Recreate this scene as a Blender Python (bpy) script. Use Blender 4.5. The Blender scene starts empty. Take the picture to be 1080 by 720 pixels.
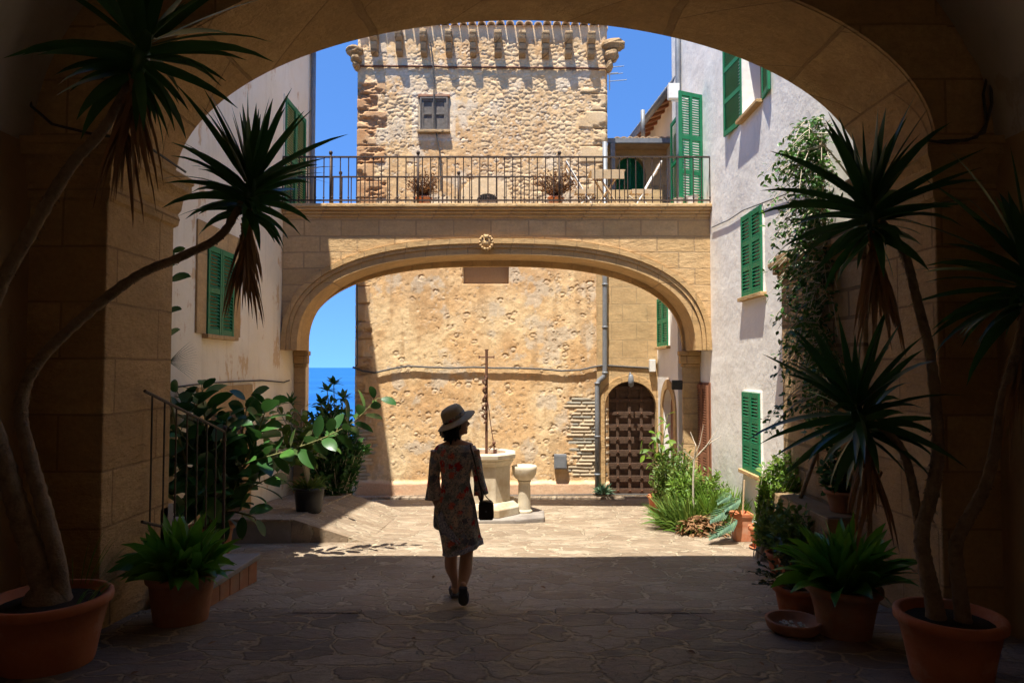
import bpy, bmesh, math, random
import numpy as np
from mathutils import Vector, Matrix, geometry
R = math.radians
rng = random.Random(7)
SC = bpy.context.scene
COL = SC.collection
# ------------------------------------------------------------------ camera maths
F, TH, CH = 720.0, R(2.15), 1.6
ct, st = math.cos(TH), math.sin(TH)
SLOPE = 0.0727
def W(px, py, d):
    u, v = (px - 540) / F, (360 - py) / F
    dy = ct - v * st; dz = st + v * ct
    return Vector((u / dy * d, d, CH + dz / dy * d))
def WX(px, py, X):                      # point on the plane x = X
    u, v = (px - 540) / F, (360 - py) / F
    dy = ct - v * st; dz = st + v * ct
    return Vector((X, X / u * dy, CH + X / u * dz))
def gz(y):
    return -SLOPE * max(0.0, min(y, 14.2)) + (0.035 if y < 5.57 else 0.0)
# ------------------------------------------------------------------ mesh builder
ORG = {}
class MB:
    def __init__(s): s.v = []; s.f = []
    def add(s, vs, fs):
        b = len(s.v); s.v += [tuple(x) for x in vs]; s.f += [tuple(i + b for i in f) for f in fs]
    def box(s, x0, x1, y0, y1, z0, z1):
        s.add([(x0,y0,z0),(x1,y0,z0),(x1,y1,z0),(x0,y1,z0),(x0,y0,z1),(x1,y0,z1),(x1,y1,z1),(x0,y1,z1)],
              [(0,3,2,1),(4,5,6,7),(0,1,5,4),(1,2,6,5),(2,3,7,6),(3,0,4,7)])
    def obox(s, o, a, b, c):            # corner o and three edge vectors
        o, a, b, c = map(Vector, (o, a, b, c))
        if a.cross(b).dot(c) < 0: a, b = b, a
        s.add([o, o+a, o+a+b, o+b, o+c, o+a+c, o+a+b+c, o+b+c],
              [(0,3,2,1),(4,5,6,7),(0,1,5,4),(1,2,6,5),(2,3,7,6),(3,0,4,7)])
    def tube(s, pts, rad, n=8, cap=True, squash=1.0, jit=0):
        pts = [Vector(p) for p in pts]
        if not isinstance(rad, (list, tuple)): rad = [rad] * len(pts)
        b = len(s.v); prev = None
        for i, p in enumerate(pts):
            t = (pts[min(i+1, len(pts)-1)] - pts[max(i-1, 0)]).normalized()
            if prev is None:
                a = Vector((0,0,1)) if abs(t.z) < .9 else Vector((1,0,0))
                u = t.cross(a).normalized()
            else:
                u = (prev - t * prev.dot(t)).normalized()
            prev = u; w = t.cross(u)
            for k in range(n):
                an = 2*math.pi*k/n; r = rad[i] * (1 + (rng.uniform(-jit, jit) if jit else 0))
                s.v.append(tuple(p + u*math.cos(an)*r + w*math.sin(an)*r*squash))
        for i in range(len(pts)-1):
            for k in range(n):
                s.f.append((b+i*n+k, b+i*n+(k+1)%n, b+(i+1)*n+(k+1)%n, b+(i+1)*n+k))
        if cap:
            s.f.append(tuple(b+k for k in range(n))[::-1])
            s.f.append(tuple(b+(len(pts)-1)*n+k for k in range(n)))
    def lathe(s, prof, c=(0,0,0), n=24, ph=0.0, sx=1, sy=1, jit=0):
        b = len(s.v)
        for r, z in prof:
            for k in range(n):
                a = ph + 2*math.pi*k/n; rr = r * (1 + (rng.uniform(-jit, jit) if jit else 0))
                s.v.append((c[0]+rr*math.cos(a)*sx, c[1]+rr*math.sin(a)*sy, c[2]+z))
        for i in range(len(prof)-1):
            for k in range(n):
                s.f.append((b+i*n+k, b+i*n+(k+1)%n, b+(i+1)*n+(k+1)%n, b+(i+1)*n+k))
        if prof[0][0] > 1e-4: s.f.append(tuple(b+k for k in range(n))[::-1])
        if prof[-1][0] > 1e-4: s.f.append(tuple(b+(len(prof)-1)*n+k for k in range(n)))
    def ball(s, c, rx, ry, rz, n=12, m=8, jit=0, rot=None):
        b = len(s.v); c = Vector(c)
        def P(x, y, z):
            q = Vector((x*rx, y*ry, z*rz)) * (1 + (rng.uniform(-jit, jit) if jit else 0))
            if rot: q = rot @ q
            return tuple(c + q)
        s.v.append(P(0,0,-1))
        for i in range(1, m):
            t = -math.pi/2 + math.pi*i/m
            for k in range(n):
                a = 2*math.pi*k/n
                s.v.append(P(math.cos(t)*math.cos(a), math.cos(t)*math.sin(a), math.sin(t)))
        s.v.append(P(0,0,1))
        for k in range(n): s.f.append((b, b+1+(k+1)%n, b+1+k))
        for i in range(m-2):
            for k in range(n):
                o = b+1+i*n
                s.f.append((o+k, o+(k+1)%n, o+n+(k+1)%n, o+n+k))
        o = b+1+(m-2)*n; e = len(s.v)-1
        for k in range(n): s.f.append((o+k, o+(k+1)%n, e))
    def poly(s, outer, holes, fn, w0, w1):          # extruded polygon; fn(u, v, w) -> point
        loops = [list(outer)] + [list(h) for h in holes]
        tris = geometry.tessellate_polygon([[Vector((p[0], p[1], 0)) for p in l] for l in loops])
        flat = [p for l in loops for p in l]; n = len(flat); b = len(s.v)
        s.v += [tuple(fn(p[0], p[1], w0)) for p in flat] + [tuple(fn(p[0], p[1], w1)) for p in flat]
        for t in tris:
            s.f.append((b+t[0], b+t[1], b+t[2])); s.f.append((b+n+t[2], b+n+t[1], b+n+t[0]))
        o = b
        for l in loops:
            m = len(l)
            for i in range(m):
                j = (i+1) % m
                s.f.append((o+i, o+j, o+n+j, o+n+i))
            o += m
    def blade(s, p, d, L, Wd, droop=.4, n=5, shape='strap', fold=.3, roll=0.0, twist=0.0, wave=0.0):
        p = Vector(p); d = Vector(d).normalized(); up = Vector((0,0,1))
        side = d.cross(up)
        if side.length < .05: side = Vector((math.cos(roll*7), math.sin(roll*7), 0))
        side.normalize()
        if roll: side = Matrix.Rotation(roll, 3, d) @ side
        b = len(s.v)
        for i in range(n+1):
            t = i / n
            if shape == 'strap': w = min(1, .45 + t*3) * (1 - t**2.2)
            elif shape == 'oval': w = math.sin(math.pi*min(1, .04 + .96*t))**.65
            elif shape == 'lance': w = math.sin(math.pi*min(1, (.04+.96*t))**.85)**.9 if t < 1 else 0
            else: w = math.sin(math.pi*min(1, .1+.9*t))
            w = max(w, .02) * Wd * .5
            nr = side.cross(d).normalized()
            q = p + nr*(wave*math.sin(t*9))
            s.v += [tuple(q - side*w + nr*fold*w), tuple(q), tuple(q + side*w + nr*fold*w)]
            p = p + d * (L/n)
            d = (d + Vector((0,0,-droop/n*(.4+1.2*t)))).normalized()
            side = (side - d*side.dot(d)).normalized()
            if twist: side = Matrix.Rotation(twist/n, 3, d) @ side
        for i in range(n):
            o = b+3*i
            s.f += [(o, o+1, o+4, o+3), (o+1, o+2, o+5, o+4)]
    def build(s, name, mat, parent=None, smooth=False, bevel=0, loc=None, weld=False, solid=0, flip=True):
        org = ORG.get(parent.name, Vector((0,0,0))) if parent else (Vector(loc) if loc else Vector((0,0,0)))
        me = bpy.data.meshes.new(name)
        me.from_pydata([(a-org.x, b-org.y, c-org.z) for a, b, c in s.v], [], s.f)
        if flip or weld:
            bm = bmesh.new(); bm.from_mesh(me)
            if weld: bmesh.ops.remove_doubles(bm, verts=bm.verts, dist=1e-4)
            if flip: bmesh.ops.recalc_face_normals(bm, faces=bm.faces)
            bm.to_mesh(me); bm.free()
        if smooth:
            me.polygons.foreach_set('use_smooth', [True]*len(me.polygons))
        me.materials.append(mat)
        o = bpy.data.objects.new(name, me); COL.objects.link(o)
        if parent: o.parent = parent
        else: o.location = org
        ORG[o.name] = org
        if solid:
            m = o.modifiers.new('thick', 'SOLIDIFY'); m.thickness = solid; m.offset = 0
        if bevel:
            m = o.modifiers.new('bev', 'BEVEL'); m.width = bevel; m.segments = 2; m.limit_method = 'ANGLE'; m.angle_limit = R(40)
        return o
def tag(o, label=None, cat=None, group=None, kind=None):
    if label: o['label'] = label
    if cat: o['category'] = cat
    if group: o['group'] = group
    if kind: o['kind'] = kind
    return o
def thing(name, loc, label, cat, group=None):
    o = bpy.data.objects.new(name, None); COL.objects.link(o); o.location = loc
    o.empty_display_size = .2
    ORG[o.name] = Vector(loc)
    return tag(o, label, cat, group)
def copy_tree(o, parent=None):
    c = o.copy(); COL.objects.link(c); c.parent = parent
    ORG[c.name] = ORG[o.name].copy()
    for ch in list(o.children): copy_tree(ch, c)
    return c
XZ = lambda u, v, w: Vector((u, w, v))       # u = x, v = z, extruded along y
YZ = lambda u, v, w: Vector((w, u, v))       # u = y, v = z, extruded along x
XY = lambda u, v, w: Vector((u, v, w))
# ------------------------------------------------------------------ materials
class NT:
    def __init__(s, name):
        s.m = bpy.data.materials.new(name); s.m.use_nodes = True
        s.t = s.m.node_tree; s.n = s.t.nodes; s.l = s.t.links
        s.b = s.n['Principled BSDF']; s.out = s.n['Material Output']
        s.geo = s.n.new('ShaderNodeNewGeometry'); s.P = s.geo.outputs['Position']
    def node(s, typ, **k):
        n = s.n.new(typ)
        for a, v in k.items():
            if a.startswith('i_'):
                i = n.inputs[a[2:].replace('_', ' ')]
                if hasattr(v, 'is_output'): s.l.new(v, i)
                else: i.default_value = v
            else: setattr(n, a, v)
        return n
    def mapv(s, scale=(1,1,1), src=None, rot=(0,0,0)):
        n = s.n.new('ShaderNodeMapping'); n.inputs['Scale'].default_value = scale; n.inputs['Rotation'].default_value = rot
        s.l.new(src or s.P, n.inputs['Vector']); return n.outputs[0]
    def noise(s, scale, detail=6, rough=.6, vec=None, dist=0):
        n = s.n.new('ShaderNodeTexNoise'); n.inputs['Scale'].default_value = scale
        n.inputs['Detail'].default_value = detail; n.inputs['Roughness'].default_value = rough
        n.inputs['Distortion'].default_value = dist
        s.l.new(vec or s.P, n.inputs['Vector']); return n.outputs[0]
    def ramp(s, src, stops, interp='LINEAR'):
        n = s.n.new('ShaderNodeValToRGB'); cr = n.color_ramp; cr.interpolation = interp
        while len(cr.elements) < len(stops): cr.elements.new(.5)
        for e, (p, c) in zip(cr.elements, stops):
            e.position = p; e.color = (*c, 1) if isinstance(c, (tuple, list)) else (c, c, c, 1)
        s.l.new(src, n.inputs[0]); return n.outputs[0]
    def mix(s, fac, a, b, mode='MIX'):
        n = s.n.new('ShaderNodeMix'); n.data_type = 'RGBA'; n.blend_type = mode
        for i, v in ((0, fac), (6, a), (7, b)):
            if hasattr(v, 'is_output'): s.l.new(v, n.inputs[i])
            elif i == 0: n.inputs[0].default_value = v
            else: n.inputs[i].default_value = (*v, 1)
        return n.outputs[2]
    def math(s, op, a, b=0.0, c=None):
        n = s.n.new('ShaderNodeMath'); n.operation = op
        for i, v in enumerate((a, b)):
            if hasattr(v, 'is_output'): s.l.new(v, n.inputs[i])
            else: n.inputs[i].default_value = v
        return n.outputs[0]
    def bump(s, h, strength=.5, dist=.02, prev=None):
        n = s.n.new('ShaderNodeBump'); n.inputs['Strength'].default_value = strength; n.inputs['Distance'].default_value = dist
        s.l.new(h, n.inputs['Height'])
        if prev: s.l.new(prev, n.inputs['Normal'])
        return n.outputs[0]
    def uv_wall(s):                      # (x + y, z) works on any axis aligned wall
        sp = s.n.new('ShaderNodeSeparateXYZ'); s.l.new(s.P, sp.inputs[0])
        a = s.math('ADD', sp.outputs[0], sp.outputs[1])
        cb = s.n.new('ShaderNodeCombineXYZ'); s.l.new(a, cb.inputs[0]); s.l.new(sp.outputs[2], cb.inputs[1])
        return cb.outputs[0]
    def done(s, col=None, rough=.8, nrm=None, metal=0, spec=.3, **k):
        if col is not None:
            if hasattr(col, 'is_output'): s.l.new(col, s.b.inputs['Base Color'])
            else: s.b.inputs['Base Color'].default_value = (*col, 1)
        if hasattr(rough, 'is_output'): s.l.new(rough, s.b.inputs['Roughness'])
        else: s.b.inputs['Roughness'].default_value = rough
        s.b.inputs['Metallic'].default_value = metal; s.b.inputs['Specular IOR Level'].default_value = spec
        if nrm: s.l.new(nrm, s.b.inputs['Normal'])
        return s.m
def m_plain(name, a, b, scale=8, rough=.8, bump=.3, metal=0, spec=.3, dist=.01, dirt=None):
    t = NT(name); n = t.noise(scale, 8, .65)
    c = t.ramp(n, [(.3, a), (.7, b)])
    if dirt:
        d = t.noise(scale*.35, 8, .7); c = t.mix(t.ramp(d, [(.5, 0.), (.68, .7)]), c, dirt)
    h = t.noise(scale*3, 8, .7)
    return t.done(c, rough, t.bump(h, bump, dist), metal, spec)
def m_plaster(name, base, light, patch, patch_lo=.56, streak=None, bumpd=.022):
    t = NT(name)
    n = t.noise(.9, 10, .62, dist=.6)
    c = t.ramp(n, [(.25, [x*.86 for x in base]), (.5, base), (.75, light)])
    fine = t.noise(14, 8, .75)
    c = t.mix(t.ramp(fine, [(.45, .0), (.85, .15)]), c, [x*.72 for x in base])
    pn = t.noise(2.3, 12, .68, vec=t.mapv((1, 1, .55)))
    pm = t.ramp(pn, [(patch_lo, 0.), (patch_lo+.035, 1.)])
    c = t.mix(t.math('MULTIPLY', pm, .75), c, patch)
    sn = t.noise(3.2, 8, .7, vec=t.mapv((1.6, 1.6, .16)))
    c = t.mix(t.ramp(sn, [(.52, 0.), (.72, .35)]), c, streak or [x*.6 for x in base])
    b1 = t.bump(t.noise(1.6, 5, .55), .55, bumpd*2.2)
    b2 = t.bump(t.noise(11, 10, .72), .55, bumpd*.42, b1)
    b3 = t.bump(pm, .35, .004, b2)
    return t.done(c, .9, b3, spec=.15)
def m_ashlar(name, c1, c2, mortar, bw=.62, bh=.3, erode=.5, joint=.012, dark=None):
    t = NT(name); uv = t.uv_wall()
    wob = t.noise(1.8, 4, .5); 
    va = t.n.new('ShaderNodeVectorMath'); va.operation = 'MULTIPLY_ADD'
    t.l.new(wob, va.inputs[0]); va.inputs[1].default_value = (.02, .03, 0); t.l.new(uv, va.inputs[2])
    br = t.n.new('ShaderNodeTexBrick'); t.l.new(va.outputs[0], br.inputs['Vector'])
    br.inputs['Scale'].default_value = 1; br.inputs['Brick Width'].default_value = bw; br.inputs['Row Height'].default_value = bh
    br.inputs['Mortar Size'].default_value = joint; br.inputs['Mortar Smooth'].default_value = .3
    br.inputs['Color1'].default_value = (*c1, 1); br.inputs['Color2'].default_value = (*c2, 1); br.inputs['Mortar'].default_value = (*mortar, 1)
    br.inputs['Bias'].default_value = -.1; br.offset = .43
    n = t.noise(2.4, 10, .66, vec=t.mapv((1, 1, 2.4)))
    c = t.mix(t.ramp(n, [(.3, .75), (.62, 0.)]), br.outputs['Color'], [x*.62 for x in c1])
    n2 = t.noise(22, 8, .75)
    c = t.mix(t.ramp(n2, [(.3, .45), (.6, 0.)]), c, [x*.55 for x in c2])
    if dark:
        n3 = t.noise(.8, 6, .7); c = t.mix(t.ramp(n3, [(.5, 0.), (.7, .7)]), c, dark)
    pits = t.n.new('ShaderNodeTexVoronoi'); pits.inputs['Scale'].default_value = 26; t.l.new(t.P, pits.inputs['Vector'])
    pit = t.ramp(pits.outputs['Distance'], [(.06, 0.), (.22, 1.)])
    pm = t.ramp(t.noise(1.5, 5, .6), [(.45, 1.), (.6, 0.)])
    pit = t.math('MAXIMUM', pit, pm)
    b1 = t.bump(br.outputs['Fac'], .8, -.014)
    b2 = t.bump(t.noise(5, 10, .7, vec=t.mapv((1, 1, 1.8))), erode, .05, b1)
    b3 = t.bump(pit, .45, .012, b2)
    b4 = t.bump(n2, .35, .006, b3)
    return t.done(c, .92, b4, spec=.12)
def m_leaf(name, cols, rough=.45, trans=.25, stripe=None, spec=.4):
    t = NT(name)
    rp = t.geo.outputs['Random Per Island']
    c = t.ramp(rp, [(i/(max(1, len(cols)-1)), q) for i, q in enumerate(cols)])
    c = t.mix(t.ramp(t.noise(9, 5, .6), [(.4, 0.), (.75, .4)]), c, [x*.6 for x in cols[0]])
    m = t.done(c, rough, t.bump(t.noise(30, 4, .6), .25, .004), spec=spec)
    tr = t.n.new('ShaderNodeBsdfTranslucent'); t.l.new(t.mix(.5, c, cols[-1]), tr.inputs[0])
    mx = t.n.new('ShaderNodeMixShader'); mx.inputs[0].default_value = trans
    t.l.new(t.b.outputs[0], mx.inputs[1]); t.l.new(tr.outputs[0], mx.inputs[2]); t.l.new(mx.outputs[0], t.out.inputs[0])
    return m
M = {}
M['plaster_white'] = m_plaster('plaster_white', (.87,.82,.73), (.90,.87,.80), (.70,.62,.52), .65, (.68,.64,.58))
M['plaster_cream'] = m_plaster('plaster_cream', (.88,.76,.56), (.91,.82,.66), (.66,.42,.20), .575, (.55,.42,.27), .02)
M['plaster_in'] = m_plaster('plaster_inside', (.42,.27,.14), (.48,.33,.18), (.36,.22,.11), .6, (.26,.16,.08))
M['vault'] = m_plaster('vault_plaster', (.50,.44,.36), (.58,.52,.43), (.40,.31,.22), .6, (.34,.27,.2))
M['arch'] = m_ashlar('arch_stone', (.64,.41,.19), (.50,.30,.13), (.34,.21,.10), 1.1, .42, 1.0, .010, (.36,.21,.09))
M['bridge'] = m_ashlar('bridge_stone', (.72,.49,.25), (.60,.39,.18), (.46,.32,.18), .62, .27, .55, .013, (.50,.32,.15))
M['trim'] = m_ashlar('trim_stone', (.64,.42,.20), (.54,.34,.15), (.42,.28,.15), .35, 3., .4, .008)
M['gate_stone'] = m_ashlar('gate_stone', (.62,.43,.22), (.56,.38,.19), (.52,.38,.22), .5, .36, .25, .006)
M['rough_stone'] = m_ashlar('rough_stone', (.50,.34,.18), (.40,.26,.13), (.20,.13,.07), .7, .26, .8, .02)
M['well'] = m_plain('well_stone', (.44,.37,.26), (.62,.54,.40), 5, .85, .4, dirt=(.36,.24,.12))
M['slab'] = m_plain('slab_stone', (.22,.19,.16), (.34,.30,.25), 4, .85, .5, dirt=(.15,.12,.1), dist=.02)
M['green'] = m_plain('green_paint', (.006,.15,.060), (.012,.21,.085), 6, .5, .25, spec=.35, dirt=(.035,.20,.10))
M['iron'] = m_plain('iron', (.045,.032,.025), (.085,.055,.04), 30, .6, .3, .3)
M['rust'] = m_plain('rusty_iron', (.10,.045,.025), (.19,.09,.05), 40, .8, .5)
M['grey_metal'] = m_plain('grey_metal', (.17,.18,.19), (.24,.25,.26), 10, .5, .1, .2)
M['wood_dark'] = m_plain('door_wood', (.060,.034,.020), (.115,.066,.040), 14, .7, .5)
M['wood_grey'] = m_plain('weathered_wood', (.10,.085,.07), (.19,.165,.14), 18, .85, .5)
M['wood_brown'] = m_plain('brown_shutter', (.22,.09,.045), (.30,.13,.07), 14, .6, .3)
M['wood_light'] = m_plain('light_wood', (.45,.32,.18), (.58,.43,.26), 14, .6, .3)
M['white_paint'] = m_plain('white_paint', (.68,.66,.6), (.78,.76,.7), 10, .5, .1)
M['terracotta'] = m_plain('terracotta', (.42,.125,.05), (.52,.18,.075), 5, .75, .3, dirt=(.58,.42,.30))
M['terracotta_old'] = m_plain('old_terracotta', (.28,.12,.06), (.38,.17,.09), 7, .85, .35, dirt=(.34,.24,.16))
M['rooftile'] = m_plain('roof_tile', (.42,.26,.14), (.58,.42,.26), 6, .9, .5, dirt=(.24,.17,.11))
M['soil'] = m_plain('soil', (.03,.02,.013), (.06,.04,.025), 40, 1, 1, dist=.02)
M['black_plastic'] = m_plain('black_plastic', (.012,.012,.013), (.02,.02,.02), 10, .45, .1)
M['cable'] = m_plain('cable_black', (.05,.045,.04), (.09,.08,.07), 20, .6, .2)
M['dark'] = m_plain('dark_inside', (.012,.010,.009), (.02,.017,.014), 3, .9, 0)
M['trunk'] = m_plain('trunk_bark', (.22,.15,.09), (.38,.28,.175), 16, .95, 1, dist=.02, dirt=(.10,.065,.04))
M['stem'] = m_plain('green_stem', (.10,.12,.035), (.20,.18,.06), 14, .7, .4)
M['twig'] = m_plain('pale_twig', (.45,.38,.28), (.60,.52,.4), 14, .8, .4)
M['yucca'] = m_leaf('yucca_leaf', [(.030,.085,.022), (.045,.12,.030), (.035,.13,.028)], .35, .15)
M['dead'] = m_leaf('dead_leaf', [(.24,.12,.05), (.36,.20,.09), (.16,.08,.035)], .85, .2)
M['aspid'] = m_leaf('aspidistra_leaf', [(.05,.16,.015), (.09,.26,.02), (.15,.36,.03)], .32, .35)
M['rubber'] = m_leaf('rubber_leaf', [(.025,.075,.02), (.04,.12,.025), (.07,.18,.03)], .36, .15, spec=.45)
M['fig'] = m_leaf('fig_leaf', [(.025,.075,.02), (.04,.12,.025), (.06,.16,.03)], .5, .25)
M['lime'] = m_leaf('lime_leaf', [(.09,.19,.018), (.15,.27,.028), (.22,.33,.04)], .5, .35)
M['herb'] = m_leaf('herb_leaf', [(.055,.13,.018), (.12,.21,.028), (.20,.26,.05)], .55, .3)
M['ficus'] = m_leaf('ficus_leaf', [(.03,.09,.018), (.055,.15,.024), (.10,.22,.03)], .4, .2)
M['jade'] = m_leaf('jade_leaf', [(.03,.06,.03), (.04,.08,.035), (.05,.09,.04)], .4, .1)
M['blue_leaf'] = m_leaf('bluish_leaf', [(.05,.12,.07), (.09,.17,.09), (.14,.24,.12)], .5, .2)
M['flower'] = m_leaf('pink_flower', [(.60,.04,.12), (.7,.08,.18)], .6, .3)
M['skin'] = m_plain('skin', (.50,.29,.19), (.56,.33,.22), 6, .5, .05)
M['hair'] = m_plain('hair', (.012,.008,.006), (.03,.018,.012), 60, .5, .8)
M['straw'] = m_plain('straw', (.58,.47,.28), (.68,.57,.36), 60, .85, .8)
M['leather'] = m_plain('leather', (.035,.022,.017), (.06,.04,.03), 30, .45, .3)
M['sole'] = m_plain('shoe_sole', (.05,.05,.055), (.09,.09,.1), 30, .8, .3)
M['shoe'] = m_plain('blue_shoe', (.10,.12,.18), (.15,.17,.24), 30, .7, .3)
# floral fabric
t = NT('floral_fabric')
v = t.node('ShaderNodeTexVoronoi'); t.l.new(t.mapv((1,1,1)), v.inputs['Vector']); v.inputs['Scale'].default_value = 14
w = t.noise(34, 3, .6)
va = t.n.new('ShaderNodeVectorMath'); va.operation = 'MULTIPLY_ADD'; t.l.new(w, va.inputs[0]); va.inputs[1].default_value = (.09,.09,.09); t.l.new(t.P, va.inputs[2])
t.l.new(va.outputs[0], v.inputs['Vector'])
cellc = t.n.new('ShaderNodeSeparateColor'); t.l.new(v.outputs['Color'], cellc.inputs[0])
fl = t.ramp(cellc.outputs[0], [(0, (.18,.19,.24)), (.14, (.68,.07,.07)), (.34, (.80,.22,.17)), (.50, (.72,.58,.44)), (.66, (.22,.26,.24)), (.78, (.80,.66,.52)), (.92, (.30,.34,.42))], 'CONSTANT')
petal = t.ramp(v.outputs['Distance'], [(.38, 1.), (.52, 0.)])
bg = t.ramp(t.noise(26, 5, .7), [(.36, (.26,.27,.34)), (.42, (.78,.66,.54)), (.55, (.22,.28,.28)), (.64, (.72,.60,.50))])
c = t.mix(petal, bg, fl)
v2 = t.node('ShaderNodeTexVoronoi'); v2.inputs['Scale'].default_value = 48; t.l.new(t.P, v2.inputs['Vector'])
c = t.mix(t.ramp(v2.outputs['Distance'], [(.2, .7), (.32, 0.)]), c, (.10,.03,.04))
M['floral'] = t.done(c, .85, t.bump(t.noise(40, 4, .6), .3, .004), spec=.1)
t = NT('lace'); c = t.ramp(t.noise(70, 4, .7), [(.4, (.24,.28,.42)), (.6, (.72,.72,.78))]); M['lace'] = t.done(c, .9)
# louvred paving
def m_paving(name, stone, joint, scale=1.9, jw=.035, bumpd=.02, sat=1.0):
    t = NT(name)
    wob = t.n.new('ShaderNodeTexNoise'); wob.inputs['Scale'].default_value = 1.6; wob.inputs['Detail'].default_value = 3; t.l.new(t.P, wob.inputs['Vector'])
    va = t.n.new('ShaderNodeVectorMath'); va.operation = 'MULTIPLY_ADD'; t.l.new(wob.outputs['Color'], va.inputs[0])
    va.inputs[1].default_value = (.75,.75,0); t.l.new(t.mapv((.78,1.15,0)), va.inputs[2])
    wob2 = t.n.new('ShaderNodeTexNoise'); wob2.inputs['Scale'].default_value = 7; wob2.inputs['Detail'].default_value = 5; t.l.new(t.P, wob2.inputs['Vector'])
    va0 = va; va = t.n.new('ShaderNodeVectorMath'); va.operation = 'MULTIPLY_ADD'; t.l.new(wob2.outputs['Color'], va.inputs[0])
    va.inputs[1].default_value = (.16,.16,0); t.l.new(va0.outputs[0], va.inputs[2])
    def vor(feat):
        v = t.n.new('ShaderNodeTexVoronoi'); v.feature = feat; v.voronoi_dimensions = '2D'
        v.inputs['Scale'].default_value = scale; v.inputs['Randomness'].default_value = 1
        t.l.new(va.outputs[0], v.inputs['Vector']); return v
    e = vor('DISTANCE_TO_EDGE'); f1 = vor('F1')
    edge = t.math('ADD', e.outputs['Distance'], t.math('MULTIPLY', t.math('SUBTRACT', t.noise(9, 9, .75), .52), .24))
    jm = t.ramp(edge, [(jw*.5, 0.), (jw*1.5, 1.)])
    # secondary cracks inside the stones
    v2 = t.n.new('ShaderNodeTexVoronoi'); v2.feature = 'DISTANCE_TO_EDGE'; v2.voronoi_dimensions = '2D'; v2.inputs['Scale'].default_value = scale*2.3
    t.l.new(va.outputs[0], v2.inputs['Vector'])
    cr = t.ramp(t.math('ADD', v2.outputs['Distance'], t.math('MULTIPLY', t.math('SUBTRACT', t.noise(14, 8, .7), .5), .12)), [(.0, 0.), (.03, 1.)])
    crm = t.math('MAXIMUM', cr, t.ramp(t.noise(1.6, 3, .5), [(.50, 0.), (.58, 1.)]))
    sp = t.n.new('ShaderNodeSeparateColor'); t.l.new(f1.outputs['Color'], sp.inputs[0])
    base = t.ramp(sp.outputs[0], [(i/(len(stone)-1), q) for i, q in enumerate(stone)])
    n = t.noise(4.5, 10, .7, vec=t.mapv((1, 2.2, 1)))
    base = t.mix(t.ramp(n, [(.38, .9), (.60, 0.)]), base, [q*.55 for q in stone[1]])
    base = t.mix(t.ramp(t.noise(30, 6, .75), [(.5, 0.), (.75, .4)]), base, [min(1, q*1.45) for q in stone[-1]])
    base = t.mix(t.ramp(t.noise(.7, 6, .65), [(.42, 0.), (.62, .55)]), base, [q*.62 for q in stone[0]])
    base = t.mix(t.ramp(t.noise(55, 4, .8), [(.35, .5), (.55, 0.)]), base, [q*.5 for q in stone[1]])
    c = t.mix(jm, t.mix(t.noise(12, 6, .7), joint, [q*.6 for q in joint]), base)
    c = t.mix(t.math('MULTIPLY', t.math('SUBTRACT', 1., crm), .6), c, [q*.45 for q in stone[0]])
    h = t.math('ADD', jm, t.math('MULTIPLY', n, .8))
    h = t.math('ADD', h, t.math('MULTIPLY', sp.outputs[1], .5))
    b = t.bump(h, .8, bumpd); b = t.bump(t.noise(16, 10, .75, vec=t.mapv((1, 1.8, 1))), .6, .025, b); b = t.bump(crm, .5, .008, b)
    return t.done(c, t.ramp(n, [(.3, .38), (.7, .8)]), b, spec=.45)
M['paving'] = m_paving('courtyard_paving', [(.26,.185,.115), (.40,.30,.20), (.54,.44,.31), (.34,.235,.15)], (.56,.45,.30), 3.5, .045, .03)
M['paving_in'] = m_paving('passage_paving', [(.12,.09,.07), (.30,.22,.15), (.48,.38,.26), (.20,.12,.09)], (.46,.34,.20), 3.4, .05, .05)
# tower material: albedo from the mesh's stone colours, crevice shade painted in, plus fine grain
t = NT('tower_stone')
at = t.n.new('ShaderNodeAttribute'); at.attribute_name = 'stone'
c = t.mix(t.ramp(t.noise(24, 8, .75), [(.3, .35), (.6, 0.)]), at.outputs['Color'], (.30,.19,.10))
c = t.mix(t.ramp(t.noise(1.3, 8, .65), [(.5, 0.), (.75, .45)]), c, (.62,.50,.34))
M['tower'] = t.done(c, .93, t.bump(t.noise(38, 8, .75), .7, .012), spec=.1)
t = NT('sea_water')
c = t.ramp(t.noise(.004, 4, .6, vec=t.mapv((.3,1,1))), [(.3, (.012,.085,.25)), (.7, (.022,.12,.31))])
M['sea'] = t.done(c, .5, t.bump(t.noise(.05, 6, .7), .3, 3.0), spec=.05)
M['scrub'] = m_plain('hillside_scrub', (.06,.08,.03), (.16,.13,.07), .12, 1, .8)
# ================================================================== SETTING
XL, XR = -3.8, 3.28                  # courtyard side walls
JL, JR = -3.04, 3.18                 # jambs of the near arch
YA, YB = 5.09, 6.10                  # near arch faces
SZ = 3.27                            # springing of the near arch
def arc(cx, cz, a, b, n=48, p=2.0, a0=0.0, a1=math.pi):
    out = []
    for i in range(n+1):
        t = a0 + (a1-a0)*i/n; c, s_ = math.cos(t), math.sin(t)
        out.append((cx + a*math.copysign(abs(c)**(2/p), c), cz + b*abs(s_)**(2/p)))
    return out
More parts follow.
